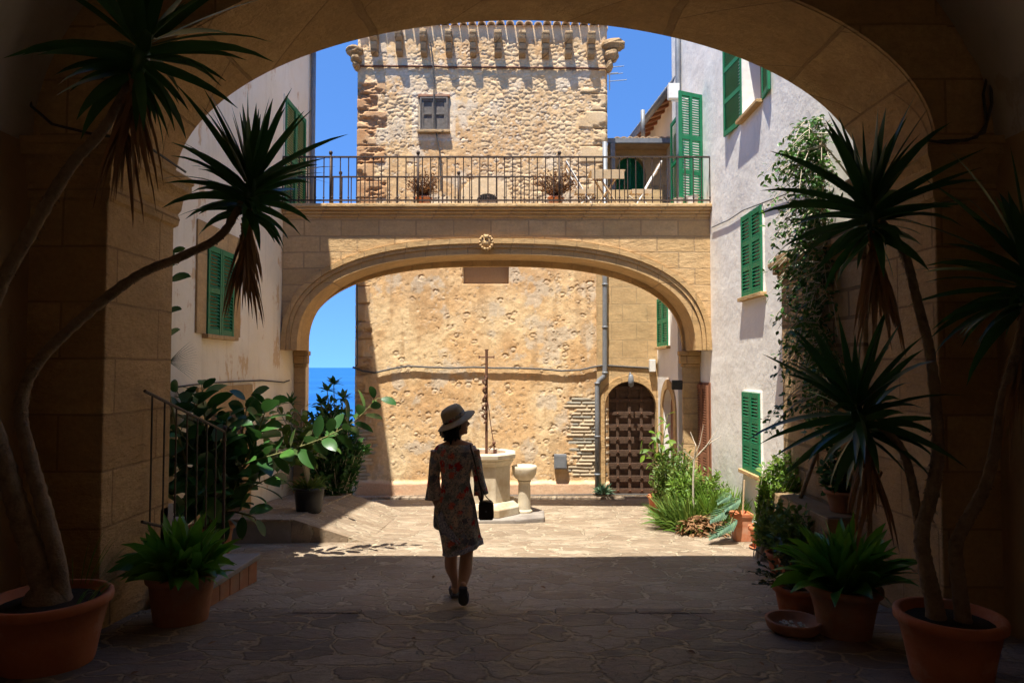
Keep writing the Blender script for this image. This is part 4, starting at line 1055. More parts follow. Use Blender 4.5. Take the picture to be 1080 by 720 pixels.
def yucca(parent, crowns):
    for (c, ax, L, n, dn, hang) in crowns:
        g, f = crown(c, ax, L, n, None, None, hang, dn)
        g.build('crown', M['yucca'], parent, smooth=True, flip=False)
        f.build('dead_leaves', M['dead'], parent, smooth=True, flip=False)
def smooth_path(pts, k=5):
    pts = [Vector(p) for p in pts]; out = []
    P = [pts[0]*2-pts[1]] + pts + [pts[-1]*2-pts[-2]]
    for i in range(1, len(P)-2):
        for j in range(k):
            t = j/k; a, b, c, d = P[i-1], P[i], P[i+1], P[i+2]
            out.append(.5*((2*b)+(c-a)*t+(2*a-5*b+4*c-d)*t*t+(3*b-a-3*c+d)*t**3))
    out.append(pts[-1]); return out
def trunk(mb, pts, r0, r1, scars=True):
    pts = smooth_path(pts, 9); n = len(pts); rad = []
    for i in range(n):
        t = i/(n-1); r = r0+(r1-r0)*t**.45
        if scars and t > .12: r *= 1 + .10*(i % 2) + rng.uniform(-.05, .05)
        rad.append(r)
    mb.tube(pts, rad, 12, jit=.05)
    if scars:
        for i in range(int(n*.35), n):
            for _ in range(5):
                a = rdir(-.4, .7); p = pts[i] + a*rad[i]*.8
                mb.blade(p, a + Vector((0,0,-.5)), rad[i]*.8, rad[i]*.8, .8, 2, 'strap', .1)
# ---- left yucca
pc = Vector((-2.96, 4.43, gz(4.43)))
Y1 = thing('potted_yucca', pc, 'yucca with two leaning bare trunks in the big terracotta pot at the left pier', 'potted plant', 'tall potted yuccas')
pot(Y1, pc, .345, .26, .43, 'terracotta', .05, n=40)
mb = MB()
trunk(mb, [W(52, 640, 4.43), W(42, 600, 4.43), W(22, 545, 4.45), W(2, 480, 4.45), W(-20, 410, 4.4), W(-18, 350, 4.3), W(2, 298, 4.25), W(38, 235, 4.2), W(75, 175, 4.15), W(112, 132, 4.1), W(150, 62, 4.05)], .10, .024)
mb.build('trunk', M['trunk'], Y1, smooth=True)
mb = MB()
trunk(mb, [W(66, 640, 4.43), W(60, 590, 4.45), W(46, 535, 4.5), W(31, 480, 4.55), W(22, 430, 4.6), W(38, 385, 4.65), W(85, 337, 4.7), W(143, 292, 4.8), W(190, 271, 4.9), W(232, 249, 4.95), W(256, 212, 5.0)], .062, .026)
mb.build('trunk', M['trunk'], Y1, smooth=True)
mb = MB(); mb.ball(W(50, 636, 4.43)+Vector((0,0,-.02)), .15, .13, .16, 14, 10, .04); mb.build('root_flare', M['trunk'], Y1, smooth=True)
yucca(Y1, [(W(152, 48, 4.05), (.25, 0, 1), .74, 60, 50, 1.2), (W(264, 196, 5.0), (.12, -.1, 1), .68, 76, 60, 1.0)])
g = MB()
for i in range(36):
    a = rng.uniform(-.6, 2.4); b = pc + Vector((.26*math.cos(a)+.05, .26*math.sin(a), .42)); g.blade(b, (math.cos(a)*.8, math.sin(a)*.5-.2, .9), rng.uniform(.2, .42), .006, 1.6, 6, 'strap', .1)
g.build('weed_grass', M['aspid'], Y1, flip=False)
# ---- right yucca
pc = Vector((2.62, 4.15, gz(4.15)))
Y2 = thing('potted_yucca', pc, 'yucca with three crowns in the terracotta pot at the lower right corner', 'potted plant', 'tall potted yuccas')
pot(Y2, pc, .285, .21, .40, 'terracotta', .05, n=40)
mb = MB()
trunk(mb, [W(988, 655, 4.15), W(984, 630, 4.15), W(977, 600, 4.15), W(972, 563, 4.2), W(982, 523, 4.2), W(989, 480, 4.25), W(988, 440, 4.3), W(981, 373, 4.4), W(968, 320, 4.5), W(953, 266, 4.6), W(930, 234, 4.65)], .062, .024)
mb.build('trunk', M['trunk'], Y2, smooth=True)
mb = MB()
trunk(mb, [W(1016, 655, 4.1), W(1012, 620, 4.1), W(1008, 577, 4.1), W(1020, 548, 4.1), W(1037, 517, 4.1), W(1048, 480, 4.08), W(1058, 420, 4.05), W(1070, 380, 4.0), W(1084, 320, 4.0)], .050, .024)
mb.build('trunk', M['trunk'], Y2, smooth=True)
mb = MB()
trunk(mb, [W(973, 566, 4.2), W(968, 545, 4.25), W(960, 500, 4.35), W(948, 468, 4.45), W(922, 444, 4.55)], .034, .022)
mb.build('branch', M['trunk'], Y2, smooth=True)
yucca(Y2, [(W(917, 218, 4.65), (-.12, 0, 1), .68, 72, 70, 1.05), (W(1088, 290, 4.0), (.1, -.1, 1), .78, 84, 50, 1.15), (W(903, 432, 4.58), (-.35, -.1, 1), .68, 72, 26, 1.15)])
# ---- aspidistras
def leafy(parent, c, n, L, Wd, mat, spread=1.0, lo=.25, droop=(.5, 1.1), shape='lance', rad=.1, name='foliage', up=1.0):
    g = MB(); c = Vector(c)
    for i in range(n):
        a = rng.uniform(0, 6.283); e = rng.uniform(lo, 1)
        d = Vector((math.cos(a)*spread*(1.15-e), math.sin(a)*spread*(1.15-e), (.35+e)*up))
        b = c + Vector((math.cos(a), math.sin(a), 0))*rng.uniform(0, rad)
        g.blade(b, d, L*rng.uniform(.7, 1.1), Wd*rng.uniform(.75, 1.15), rng.uniform(*droop), 6, shape, .22, roll=rng.uniform(-1.1, 1.1), twist=rng.uniform(-.4, .4))
    return g.build(name, M[mat], parent, smooth=True, flip=False)
pc = Vector((-2.56, 5.36, gz(5.36)))
P_ = thing('potted_aspidistra', pc, 'bright aspidistra in a round old terracotta pot beside the left pier', 'potted plant')
pot(P_, pc, .245, .195, .37, 'terracotta_old', .045)
leafy(P_, pc+Vector((0,0,.34)), 130, .46, .115, 'aspid', 1.2, .12, (.5, 1.9), 'lance', .14)
leafy(P_, pc+Vector((.15,-.05,.34)), 26, .26, .035, 'lime', 1.3, 0, (.6, 1.5), 'oval', .1, name='trailing_leaves')
pc = Vector((2.41, 5.02, gz(5.02)))
P_ = thing('potted_aspidistra', pc, 'broad dark-leaved aspidistra in a terracotta pot at the foot of the right pier', 'potted plant')
pot(P_, pc, .245, .175, .355, 'terracotta_old', .045)
leafy(P_, pc+Vector((0,0,.32)), 110, .50, .12, 'aspid', 1.05, .15, (.4, 1.6), 'lance', .12)
g = MB()
for (a, b, c) in ((-.9, -.35, .42), (-.85, -.1, .10), (-.7, -.4, -.1), (-.95, .1, .7)): g.blade(pc+Vector((-.05,-.05,.33)), (a, b, c+.45), .56, .14, 1.0, 7, 'lance', .18)
g.build('broad_leaves', M['aspid'], P_, smooth=True, flip=False)
# jade plant
pc = Vector((2.29, 5.58, gz(5.58)))
P_ = thing('potted_jade_plant', pc, 'jade plant with small round fleshy leaves in a terracotta pot behind the dish', 'potted plant')
pot(P_, pc, .17, .125, .25, 'terracotta', .035)
def bush(parent, base, center, rad, nst, nlf, L, Wd, mat, stem_mat='stem', shape='oval', rs=.008, droop=.4, lo=.25, flower=None, spread=1.0, nm='foliage', sm='stems', n=3, out=.6):
    g, s_, fl = MB(), MB(), MB(); base = Vector(base); center = Vector(center)
    for i in range(nst):
        dd = rdir(-.7, 1) * rng.uniform(.45, 1)**.5
        tip = center + Vector((dd.x*rad[0], dd.y*rad[1], dd.z*rad[2]))
        b = base + Vector((rng.uniform(-1, 1), rng.uniform(-1, 1), 0))*.25*min(rad[0], rad[1])*spread
        midp = b.lerp(tip, .5) + Vector((rng.uniform(-.1, .1), rng.uniform(-.1, .1), .12))*max(rad)
        pts = smooth_path([b, midp, tip], 4); s_.tube(pts, [rs*(1-.75*k/(len(pts)-1)) for k in range(len(pts))], 4, cap=False)
        for j in range(nlf):
            t = lo + (1-lo)*(j+rng.random())/nlf; k = min(len(pts)-2, int(t*(len(pts)-1))); q = pts[k].lerp(pts[k+1], t*(len(pts)-1)-k)
            d = rdir(-.5, .9) + (tip-b).normalized()*out
            g.blade(q, d, L*rng.uniform(.6, 1.15), Wd*rng.uniform(.7, 1.15), droop*rng.uniform(.3, 1.8), n, shape, .25, roll=rng.uniform(-.9, .9))
        if flower and rng.random() < flower: fl.ball(tip, .02, .02, .018, 7, 5, .3)
    o = g.build(nm, M[mat], parent, smooth=True, flip=False)
    if nst: s_.build(sm, M[stem_mat], parent, smooth=True)
    if fl.v: fl.build('flowers', M['flower'], parent, smooth=True)
    return o
bush(P_, pc+Vector((0,0,.22)), pc+Vector((-.14,-.03,.42)), (.26,.2,.24), 34, 10, .042, .032, 'jade', 'stem', 'oval', .009, .1, .35)
# dish
pc = Vector((W(838, 660, 5.06).x, 5.08, gz(5.08)))
mb = MB(); mb.lathe([(.14,0),(.175,.03),(.19,.085),(.185,.095),(.165,.09),(.15,.04),(.01,.035)], pc, 32, sx=1.05); D_ = thing('shallow_dish', pc, 'shallow oval clay dish with gravel on the floor before the jade plant', 'dish')
mb.build('bowl', M['terracotta_old'], D_, smooth=True)
mb = MB()
for i in range(50):
    a = rng.uniform(0, 6.28); r = rng.uniform(0, .12); mb.ball(pc+Vector((r*math.cos(a), r*math.sin(a), .042)), .012, .012, .007, 6, 4, .2)
tag(mb.build('gravel', M['well'], D_), kind='stuff')
# ---- rubber plant on the left with its long branch
pc = Vector((-3.38, 7.75, gz(7.75)))
P_ = thing('rubber_plant', pc, 'big rubber plant with dark glossy leaves behind the stair railing at left', 'potted plant')
pot(P_, pc, .24, .18, .4, 'terracotta_old', .04)
def rubber_branch(g, s_, pts, r, L, Wd, gap, start=.3, first=0):
    pts = smooth_path(pts, 6); n = len(pts); s_.tube(pts, [r*(1-.6*k/(n-1)) for k in range(n)], 7)
    ln = sum((pts[i+1]-pts[i]).length for i in range(n-1)); k = max(2, int(ln*(1-start)/gap))
    for j in range(k+1):
        t = start + (1-start)*j/k; i = min(n-2, int(t*(n-1))); q = pts[i].lerp(pts[i+1], t*(n-1)-i); ax = (pts[i+1]-pts[i]).normalized()
        ph = j*2.4+first; u = ax.cross(Vector((.1,.2,1))).normalized(); w = ax.cross(u)
        rad_ = u*math.cos(ph)+w*math.sin(ph)
        d = ax*.55 + rad_ + Vector((0,0,.12)); sc = (1 if t < .9 else .75)*rng.uniform(.75, 1.1)
        s_.tube([q, q+d.normalized()*.05], .005, 4, cap=False)
        g.blade(q+d.normalized()*.045, d, L*sc, Wd*sc, rng.uniform(.4, 1.3), 6, 'oval', .16, roll=rng.uniform(-1.2, 1.2))
g, s_ = MB(), MB(); bs = pc+Vector((0,0,.35))
ends = [(190, 455, 7.3), (205, 425, 7.6), (213, 408, 7.8), (240, 440, 7.7), (262, 420, 8.1), (225, 470, 7.4), (283, 425, 8.0), (200, 500, 7.3), (250, 500, 7.7), (275, 470, 8.0), (190, 540, 7.2), (235, 540, 7.5), (268, 545, 7.6), (215, 520, 7.2), (188, 415, 7.7), (292, 500, 8.0), (182, 480, 7.4)]
for i, (a, b, d) in enumerate(ends):
    tip = W(a, b, d); rubber_branch(g, s_, [bs+Vector((rng.uniform(-.08,.08), rng.uniform(-.08,.08), 0)), bs.lerp(tip, .5)+Vector((rng.uniform(-.1,.1), 0, .12)), tip], .014, .33, .17, .055, .30, i)
rubber_branch(g, s_, [W(215, 505, 7.7), W(260, 488, 7.75), W(300, 476, 7.8), (W(340, 462, 7.9)), W(372, 445, 8.0), W(398, 420, 8.1)], .010, .27, .14, .055, .25, 1.0)
g.build('foliage', M['rubber'], P_, smooth=True, flip=False); s_.build('branches', M['stem'], P_, smooth=True)
# ---- lighter leafy shrub against the cream wall
pc = WX(306, 535, -3.3); pc.z = -.36-SLOPE*(pc.y-8.8)
pc = Vector((-3.2, 9.35, -.36-SLOPE*.55))
P_ = thing('potted_shrub', pc, 'light green shrub with a bare stem in a black pot on the raised walk', 'potted plant')
pc = Vector((W(326, 530, 9.6).x, 9.6, -.36-SLOPE*.8+.004)); P_.location = pc; ORG[P_.name] = pc
pot(P_, pc, .215, .17, .35, 'black_plastic', .03)
leafy(P_, pc+Vector((0,0,.33)), 150, .20, .022, 'herb', 1.5, 0, (.5, 2), 'lance', .15, name='trailing_leaves')
g, s_ = MB(), MB()
for i, (a, b, d) in enumerate(((300, 435, 9.4), (283, 450, 9.2), (290, 425, 9.3), (272, 470, 9.1), (318, 432, 9.6), (335, 480, 9.5), (315, 450, 9.5), (330, 452, 9.6), (295, 470, 9.2), (348, 468, 9.6), (310, 480, 9.4))):
    rubber_branch(g, s_, [pc+Vector((0,0,.3)), pc+Vector((-.08,0,.75)), W(a, b, d)], .014, .22, .11, .05, .42, i)
g.build('foliage', M['herb'], P_, smooth=True, flip=False); s_.build('branches', M['twig'], P_, smooth=True)
# ---- fig bush at the bridge pier
pc = Vector((-3.0, 11.7, gz(11.7)))
P_ = thing('fig_bush', pc, 'dark green fig bush filling the gap between the bridge pier and the tower', 'bush')
bush(P_, pc, W(350, 472, 11.7), (.58, .55, .90), 190, 24, .15, .075, 'fig', 'twig', 'lance', .012, .5, .2)
g, s_ = MB(), MB()
for (a, b, d) in ((345, 412, 11.5), (352, 405, 11.6), (338, 425, 11.4), (307, 425, 11.0), (362, 420, 11.6)):
    q = W(a, b, d); s_.tube([pc+Vector((0,0,.8)), q], .008, 5)
    for j in range(14): g.blade(q, rdir(-.2, 1), .20, .075, .5, 4, 'lance', .2)
g.build('top_leaves', M['fig'], P_, smooth=True, flip=False); s_.build('shoots', M['stem'], P_)
pc = Vector((W(362, 520, 12.3).x, 12.3, gz(12.3)))
P_ = thing('low_bush', pc, 'greyish green feathery bush low beside the tower corner', 'bush')
bush(P_, pc, pc+Vector((0,0,.45)), (.28,.25,.42), 46, 16, .09, .02, 'blue_leaf', 'stem', 'lance', .007, .5, .2)
# ---- plants along the right wall
def wall_plant(px, py, d): v = W(px, py, d); return Vector((v.x, d, gz(d)))
pc = wall_plant(696, 525, 11.3)
P_ = thing('potted_lemon_plant', pc, 'tall thin plant with bright yellow-green leaves in front of the studded door', 'potted plant')
pot(P_, pc, .20, .15, .32, 'terracotta', .03)
g, s_ = MB(), MB()
for i, (a, b) in enumerate(((684, 470), (676, 476), (700, 462), (708, 470), (692, 450), (686, 482), (713, 490), (704, 437))):
    rubber_branch(g, s_, [pc+Vector((0,0,.3)), W(696, 490, 11.25), W(a, b, 11.1)], .012, .19, .075, .10, .55, i)
g.build('foliage', M['lime'], P_, smooth=True, flip=False); s_.build('branches', M['stem'], P_, smooth=True)
pc = wall_plant(712, 535, 11.0)
P_ = thing('leafy_shrub', pc, 'tall bushy light green shrub at the far end of the row along the white house', 'shrub')
bush(P_, pc, pc+Vector((.02,0,.58)), (.46,.55,.60), 250, 24, .075, .028, 'herb', 'stem', 'lance', .007, .4, .15)
pc = wall_plant(740, 545, 10.4)
P_ = thing('leafy_shrub', pc, 'low bushy yellow-green shrub in the middle of the row along the white house', 'shrub')
bush(P_, pc, pc+Vector((-.05,0,.40)), (.55,.5,.48), 250, 24, .08, .028, 'lime', 'stem', 'lance', .007, .4, .15)
pc = wall_plant(727, 548, 9.9)
P_ = thing('grassy_clump', pc, 'thick clump of arching grassy leaves nearest the paving in the row', 'plant')
leafy(P_, pc, 700, .52, .036, 'herb', 1.0, .1, (.5, 1.6), 'strap', .34)
pc = wall_plant(765, 540, 9.8)
P_ = thing('grassy_clump', pc, 'sparser clump of arching grassy leaves against the white wall', 'plant')
leafy(P_, pc, 460, .60, .036, 'lime', .9, .1, (.4, 1.4), 'strap', .28)
pc = wall_plant(742, 562, 9.42)
P_ = thing('dead_leaf_heap', pc, 'brown curled dead leaves heaped at the edge of the grassy clumps', 'dead plant')
g = MB()
for i in range(300):
    a = rdir(0, 1); b = pc+Vector((a.x*.28, a.y*.2, abs(a.z)*.24)); g.blade(b, rdir(-.5, .5), rng.uniform(.08, .2), .03, 1.6, 4, 'lance', .3, roll=rng.uniform(-2, 2), twist=2)
g.build('foliage', M['dead'], P_, smooth=True, flip=False)
# bare pale shrub
pc = wall_plant(732, 545, 10.0)
P_ = thing('bare_shrub', pc, 'bare pale branched shrub rising above the green row by the brown door', 'shrub')
mb = MB(); rt_ = W(732, 484, 10.0); mb.tube(smooth_path([pc, W(731, 515, 10.0), rt_]), .014, 6)
for tips in (((720, 475), (721, 462)), ((745, 470), (757, 452)), ((738, 468), (742, 448)), ((726, 480), (718, 470)), ((750, 466), (760, 460)), ((734, 470), (728, 455))):
    mb.tube([rt_, W(*tips[0], 9.95), W(*tips[1], 9.9+rng.uniform(-.2, .2))], [.010, .007, .003], 5)
mb.build('trunk', M['twig'], P_)
# split-leaf plant + tall pot
pc = Vector((W(783, 555, 8.95).x-.0, 9.0, gz(9.0)))
P_ = thing('potted_philodendron', pc, 'split-leaf plant spilling out of a tall square terracotta pot by the white wall', 'potted plant')
mb = MB(); mb.lathe([(.135,0),(.155,.30),(.175,.31),(.18,.36),(.155,.36),(.14,.33),(.01,.33)], pc, 4, R(45)); mb.build('pot', M['terracotta'], P_, bevel=.008)
mb = MB(); mb.tube([pc+Vector((.02,0,.3)), pc+Vector((.05,0,.78))], .011, 6); mb.build('stake', M['wood_light'], P_)
g, s_ = MB(), MB()
for (a, b, d, sz) in ((762, 540, 8.75, .34), (770, 553, 8.7, .34), (758, 560, 8.7, .26), (775, 530, 8.8, .28), (766, 524, 8.9, .24)):
    tip = W(a, b, d); st0 = pc+Vector((0,0,.33)); s_.tube(smooth_path([st0, st0.lerp(tip, .5)+Vector((0,0,.12)), tip]), .007, 5)
    ax = Vector((-.75, -.35, -.35)).normalized()
    for j in range(9):
        for s2 in (1, -1):
            q = tip + ax*(j/9-.35)*sz
            g.blade(q, ax*.5+Vector((-.2, .5*s2, .35*s2-.15)).normalized(), sz*(.55-.04*j), .045, .5, 4, 'strap', .1)
g.build('foliage', M['blue_leaf'], P_, smooth=True, flip=False); s_.build('stalks', M['stem'], P_)
pc = Vector((W(805, 560, 8.4).x, 8.4, gz(8.4)))
P_ = thing('potted_agave', pc, 'striped sword-leaved agave in a terracotta pot with a saucer by the white wall', 'potted plant')
pot(P_, pc+Vector((0,0,.03)), .165, .125, .25, 'terracotta', .045)
mb = MB(); mb.lathe([(.13,0),(.17,.028),(.155,.028),(.01,.015)], pc, 28); mb.build('saucer', M['terracotta'], P_)
g = MB()
for (a, b, c, L) in ((-.35,-.1,1,.42), (-.7,-.2,.8,.40), (-.1,-.2,1,.36), (.15,.1,1,.48), (-.5,.2,.9,.34), (.1,-.4,.7,.25)): g.blade(pc+Vector((0,0,.24)), (a,b,c), L, .05, .35, 6, 'strap', .3)
g.build('foliage', M['lime'], P_, smooth=True, flip=False)
mb = MB(); q = WX(818, 511, XR-.04); mb.tube([q+Vector((.08,0,-.3)), q+Vector((0,0,-.02)), q+Vector((-.05,-.04,.05)), q+Vector((-.12,-.10,.03))], .05, 10)
single(mb, 'vent_elbow', M['black_plastic'], 'dark grey pipe elbow sticking out of the white wall above the agave', 'pipe', smooth=True)
# bench with pots in front of the stone pier
mb = MB(); mb.box(2.86, 3.138, 6.25, 7.6, -.9, .24); q_ = tag(mb.build('stone_bench', M['rough_stone'], loc=(3, 6.9, -.5), bevel=.02), 'rough stone ledge against the pier, carrying flower pots', 'ledge')
pc = Vector((W(889, 533, 6.5).x, 6.5, .243))
P_ = thing('potted_creeper', pc, 'brown pot of trailing creeper standing on the stone ledge', 'potted plant')
pot(P_, pc, .155, .11, .2, 'terracotta_old', .03)
bush(P_, pc+Vector((0,0,.18)), pc+Vector((0,0,.35)), (.24,.22,.32), 60, 16, .065, .04, 'fig', 'stem', 'oval', .006, .4, .25)
for i, (px, py, d, lb) in enumerate(((856, 555, 6.95, 'small terracotta pot of leafy green plant low before the ledge, further left'), (875, 552, 6.6, 'small terracotta pot of leafy green plant low before the ledge, nearer the pier'))):
    v = W(px, py, d); pc = Vector((min(v.x, 2.72), d, v.z))
    pc.z = gz(d)+.003
    P_ = thing('potted_herb', pc, lb, 'potted plant', 'small pots before the ledge')
    pot(P_, pc, .15, .11, .24, 'terracotta', .03)
    bush(P_, pc+Vector((0,0,.2)), pc+Vector((0,0,.45)), (.28,.25,.32), 70, 16, .08, .04, 'herb', 'stem', 'oval', .006, .4, .25)
pc = Vector((2.82, 7.75, gz(7.75)))
P_ = thing('flowering_bush', pc, 'loose flowering bush with one pink bloom beside the stone pier', 'bush')
bush(P_, pc, W(842, 516, 7.7), (.46,.34,.52), 280, 24, .08, .04, 'lime', 'twig', 'oval', .007, .4, .2)
mb = MB(); mb.ball(W(862, 512, 7.25), .025, .025, .022, 8, 6, .25); mb.build('flowers', M['flower'], P_, smooth=True)
# ficus climbing the pier
pc = Vector((3.0, 7.15, .24))
P_ = thing('climbing_ficus', pc, 'tall weeping ficus climbing the stone pier at the right', 'tree')
mb = MB(); mb.tube(smooth_path([pc, W(885, 400, 6.9), W(875, 300, 6.9), W(868, 220, 6.8), W(865, 150, 6.8)]), .022, 7); mb.build('trunk', M['trunk'], P_, smooth=True)
g, s_ = MB(), MB()
for i in range(300):
    py = rng.uniform(140, 440)**1.0; sp_ = 28 if py > 380 else 50
    cx_ = 866 + 6*math.sin(py*.05); a = W(cx_+rng.uniform(-8, 14), py-15, rng.uniform(6.5, 7.1)); b = W(cx_ + rng.uniform(-sp_, 34), py+rng.uniform(-8, 30), rng.uniform(6.4, 7.3))
    b.x = min(b.x, 3.1); a.x = min(a.x, 3.1)
    if rng.random() < .10: b = W(rng.uniform(805, 830), py+20, 6.9)
    pts = smooth_path([a, a.lerp(b, .5)+Vector((0,0,.06)), b+Vector((0,0,-.04))], 4); s_.tube(pts, [.006, .005, .005, .005, .004, .004, .003, .003, .002][:len(pts)], 4, cap=False)
    for j in range(15):
        q = pts[min(len(pts)-1, int(rng.uniform(.2, 1)*len(pts)))]+Vector((rng.uniform(-.04,.04), rng.uniform(-.04,.04), rng.uniform(-.04,.03))); g.blade(q, rdir(-1, .3), rng.uniform(.045, .075), .032, .6, 3, 'oval', .25, roll=rng.uniform(-1, 1))
g.build('foliage', M['ficus'], P_, smooth=True, flip=False); s_.build('branches', M['twig'], P_)
# weed tuft under the drainpipe
pc = Vector((W(638, 515, 13.3).x, 13.55, gz(13.4)+.09))
P_ = thing('wall_weed', pc, 'small green weed growing at the foot of the drainpipe', 'plant')
leafy(P_, pc, 70, .24, .035, 'blue_leaf', 1.4, .0, (.4, 1.4), 'lance', .06)
# palm fronds high on the cream wall
pc = WX(178, 395, -3.75)
P_ = thing('potted_palm', pc, 'small fan palm peeking past the left pier below the green window', 'plant')
g = MB(); q0 = W(178, 382, 6.75)
for k in range(15):
    an = R(-35+k*6); g.blade(q0, (math.cos(an), .1, math.sin(an)), .30, .022, .25, 5, 'strap', .2)
g.build('fronds', M['fig'], P_, smooth=True, flip=False)
mb = MB(); mb.tube(smooth_path([Vector((-3.5, 6.9, .45)), q0.lerp(Vector((-3.5, 6.9, .45)), .5), q0]), .012, 6); mb.build('trunk', M['stem'], P_)
P_.location = (-3.5, 6.9, .45)
for ch in P_.children: ch.location = pc - Vector((-3.5, 6.9, .45))
# leaf sprig between
pc = Vector((-3.45, 7.4, .3)); P_ = thing('tall_rubber_shoot', pc, 'single tall shoot of dark leaves rising by the left pier edge', 'plant')
g, s_ = MB(), MB(); rubber_branch(g, s_, [pc, W(172, 380, 7.2), W(176, 300, 7.1), W(178, 262, 7.0)], .014, .20, .09, .13, .35, 2)
g.build('foliage', M['rubber'], P_, smooth=True, flip=False); s_.build('stems', M['stem'], P_)
# dried plants on the terrace, in pots
for (px, w_, lb) in ((447, .34, 'dried brown bush in a pot behind the railing, below the tower window'), (586, .42, 'dried brown bush in a pot behind the railing, beside the terrace table')):
    x = W(px, 200, 11.5).x; pc = Vector((x, 11.5, TZ+.003))
    P_ = thing('dried_bush', pc, lb, 'potted plant', 'dried bushes on the terrace')
    pot(P_, pc, .13, .10, .2, 'terracotta', .03, n=20)
    bush(P_, pc+Vector((0,0,.18)), pc+Vector((0,0,.42)), (w_, .25, .28), 80, 13, .055, .026, 'dead', 'rust', 'lance', .006, .8, .2, n=2)
# ================================================================== WOMAN
def wp(px, py, dy=0.0): return W(px, py, 6.0) + Vector((0, dy, 0))
wroot = Vector((wp(480, 500).x, 6.0, gz(6.0)))
H = thing('person', wroot, 'woman in floral dress and straw hat walking away across the courtyard', 'person')
b = MB()
def limb(pts, rad, n=12, sq=1.0): b.tube(smooth_path(pts, 4), [rad[0]+(0) for _ in range(1)] and interp(rad, len(smooth_path(pts, 4))), n, squash=sq)
def interp(r, n):
    out = []
    for i in range(n):
        t = i/(n-1)*(len(r)-1); k = min(len(r)-2, int(t)); out.append(r[k]+(r[k+1]-r[k])*(t-k))
    return out
# torso
hip, wst, chs, nck = wp(481, 541), wp(480, 512), wp(480, 487), wp(480, 467, .02)
b.ball(hip, .165, .125, .13, 16, 12); b.ball(wst, .125, .10, .14, 16, 12); b.ball(chs, .145, .105, .15, 16, 12)
limb([hip, wst, chs], [.14, .105, .12])
limb([wp(462, 475), wp(480, 470), wp(498, 473)], [.048, .062, .048])
limb([wp(480, 473), wp(480.5, 464, .015), wp(481, 455, .03)], [.062, .05, .047])
hd = wp(481.5, 446, .03)
Rz = Matrix.Rotation(R(12), 3, 'Z')
b.ball(hd+Vector((0,0,.015)), .098, .078, .105, 18, 14, rot=Rz)          # skull, face turned to +x
b.ball(hd+Rz@Vector((.028, 0, -.035)), .066, .055, .080, 16, 12, rot=Rz)   # jaw
b.tube([hd+Rz@Vector((.088, 0, .012)), hd+Rz@Vector((.108, 0, -.012)), hd+Rz@Vector((.095, 0, -.022))], [.010, .015, .012], 8)   # nose
b.ball(hd+Rz@Vector((.086, 0, -.046)), .014, .024, .007, 8, 6, rot=Rz); b.ball(hd+Rz@Vector((.085, 0, -.058)), .014, .022, .008, 8, 6, rot=Rz)
b.ball(hd+Rz@Vector((.078, 0, -.085)), .020, .022, .018, 8, 6, rot=Rz)
for s_ in (-1, 1):
    b.ball(hd+Rz@Vector((.078, s_*.032, .012)), .014, .016, .011, 8, 6, rot=Rz)
    b.ball(hd+Rz@Vector((-.002, s_*.078, -.01)), .020, .010, .030, 8, 6, rot=Rz)
# legs (left planted ahead, right trailing with the heel raised)
limb([wp(475, 546), wp(474.5, 566, .05), wp(474.5, 586, .13), wp(474.5, 600, .10), wp(477, 612, .13), wp(478.5, 621, .16)], [.098, .078, .056, .056, .040, .030], 14)
limb([wp(489, 546), wp(491, 566, .02), wp(492, 584, .0), wp(491.5, 597, -.10), wp(489.5, 608, -.18), wp(488.5, 615, -.22)], [.098, .078, .057, .057, .040, .030], 14)
def foot(ankle, heel, ball_, toe):
    b.ball(heel, .030, .032, .032, 10, 8); b.tube(smooth_path([heel, heel.lerp(ball_, .5)+Vector((0,.0,.012)), ball_, toe], 3), interp([.028, .032, .036, .018], 10), 10, squash=.8); b.tube([ankle, heel.lerp(ball_, .2)], [.032, .032], 10)
zf_ = gz(6.3)
lf = (wp(478.5, 621, .16), Vector((wp(478.5, 620).x, 6.16, gz(6.16)+.065)), Vector((wp(476, 620).x, 6.32, gz(6.32)+.058)), Vector((wp(475, 620).x, 6.39, gz(6.39)+.05)))
foot(*lf)
rt0 = Vector((wp(489, 620).x, 5.90, gz(5.9)+.05)); rh = W(488.5, 617, 5.76); rt_toe = Vector((rt0.x+.005, 5.96, gz(5.96)+.045))
foot(wp(488.5, 615, -.22), rh, rt0, rt_toe)
# arms
limb([wp(460, 475), wp(456.5, 498, .01), wp(456.5, 517, .0), wp(463, 537, .02), wp(468.5, 550, .03)], [.048, .040, .034, .030, .021], 12)
limb([wp(500, 474), wp(504, 496, .0), wp(506, 508, .0), wp(507, 521, .01), wp(507.5, 527, .02)], [.048, .040, .034, .029, .022], 12)
def hand(w, down, side, curl, s_=1):
    down, side = Vector(down).normalized(), Vector(side).normalized(); fr = down.cross(side).normalized()
    b.tube([w-down*.01, w+down*.035, w+down*.075], [.022, .034, .032], 12, squash=.5)
    for k, L in enumerate((.062, .072, .067, .052)):
        o = (k-1.5)*.0165; p0 = w+down*.062+side*o; p1 = p0+down*L*.45+fr*curl*.012; p2 = p1+down*L*.32+fr*curl*.026; p3 = p2+down*L*.2+fr*curl*.030
        b.tube([p0, p1, p2, p3], [.0095, .009, .0082, .0068], 8)
    p0 = w+down*.025+side*.024*s_; b.tube([p0, p0+down*.028+side*.018*s_+fr*curl*.01, p0+down*.056+side*.016*s_+fr*curl*.022], [.012, .0105, .008], 8)
hand(wp(468.5, 550, .03), (.35, .05, -1), (.9, -.2, .3), -1.0, 1)
hand(wp(507.5, 527, .02), (0, .1, -1), (.5, -.85, 0), -1.2, -1)
o = b.build('body', M['skin'], H, smooth=True, flip=False)
m = o.modifiers.new('skinned', 'REMESH'); m.mode = 'VOXEL'; m.voxel_size = .0055; m.use_smooth_shade = True
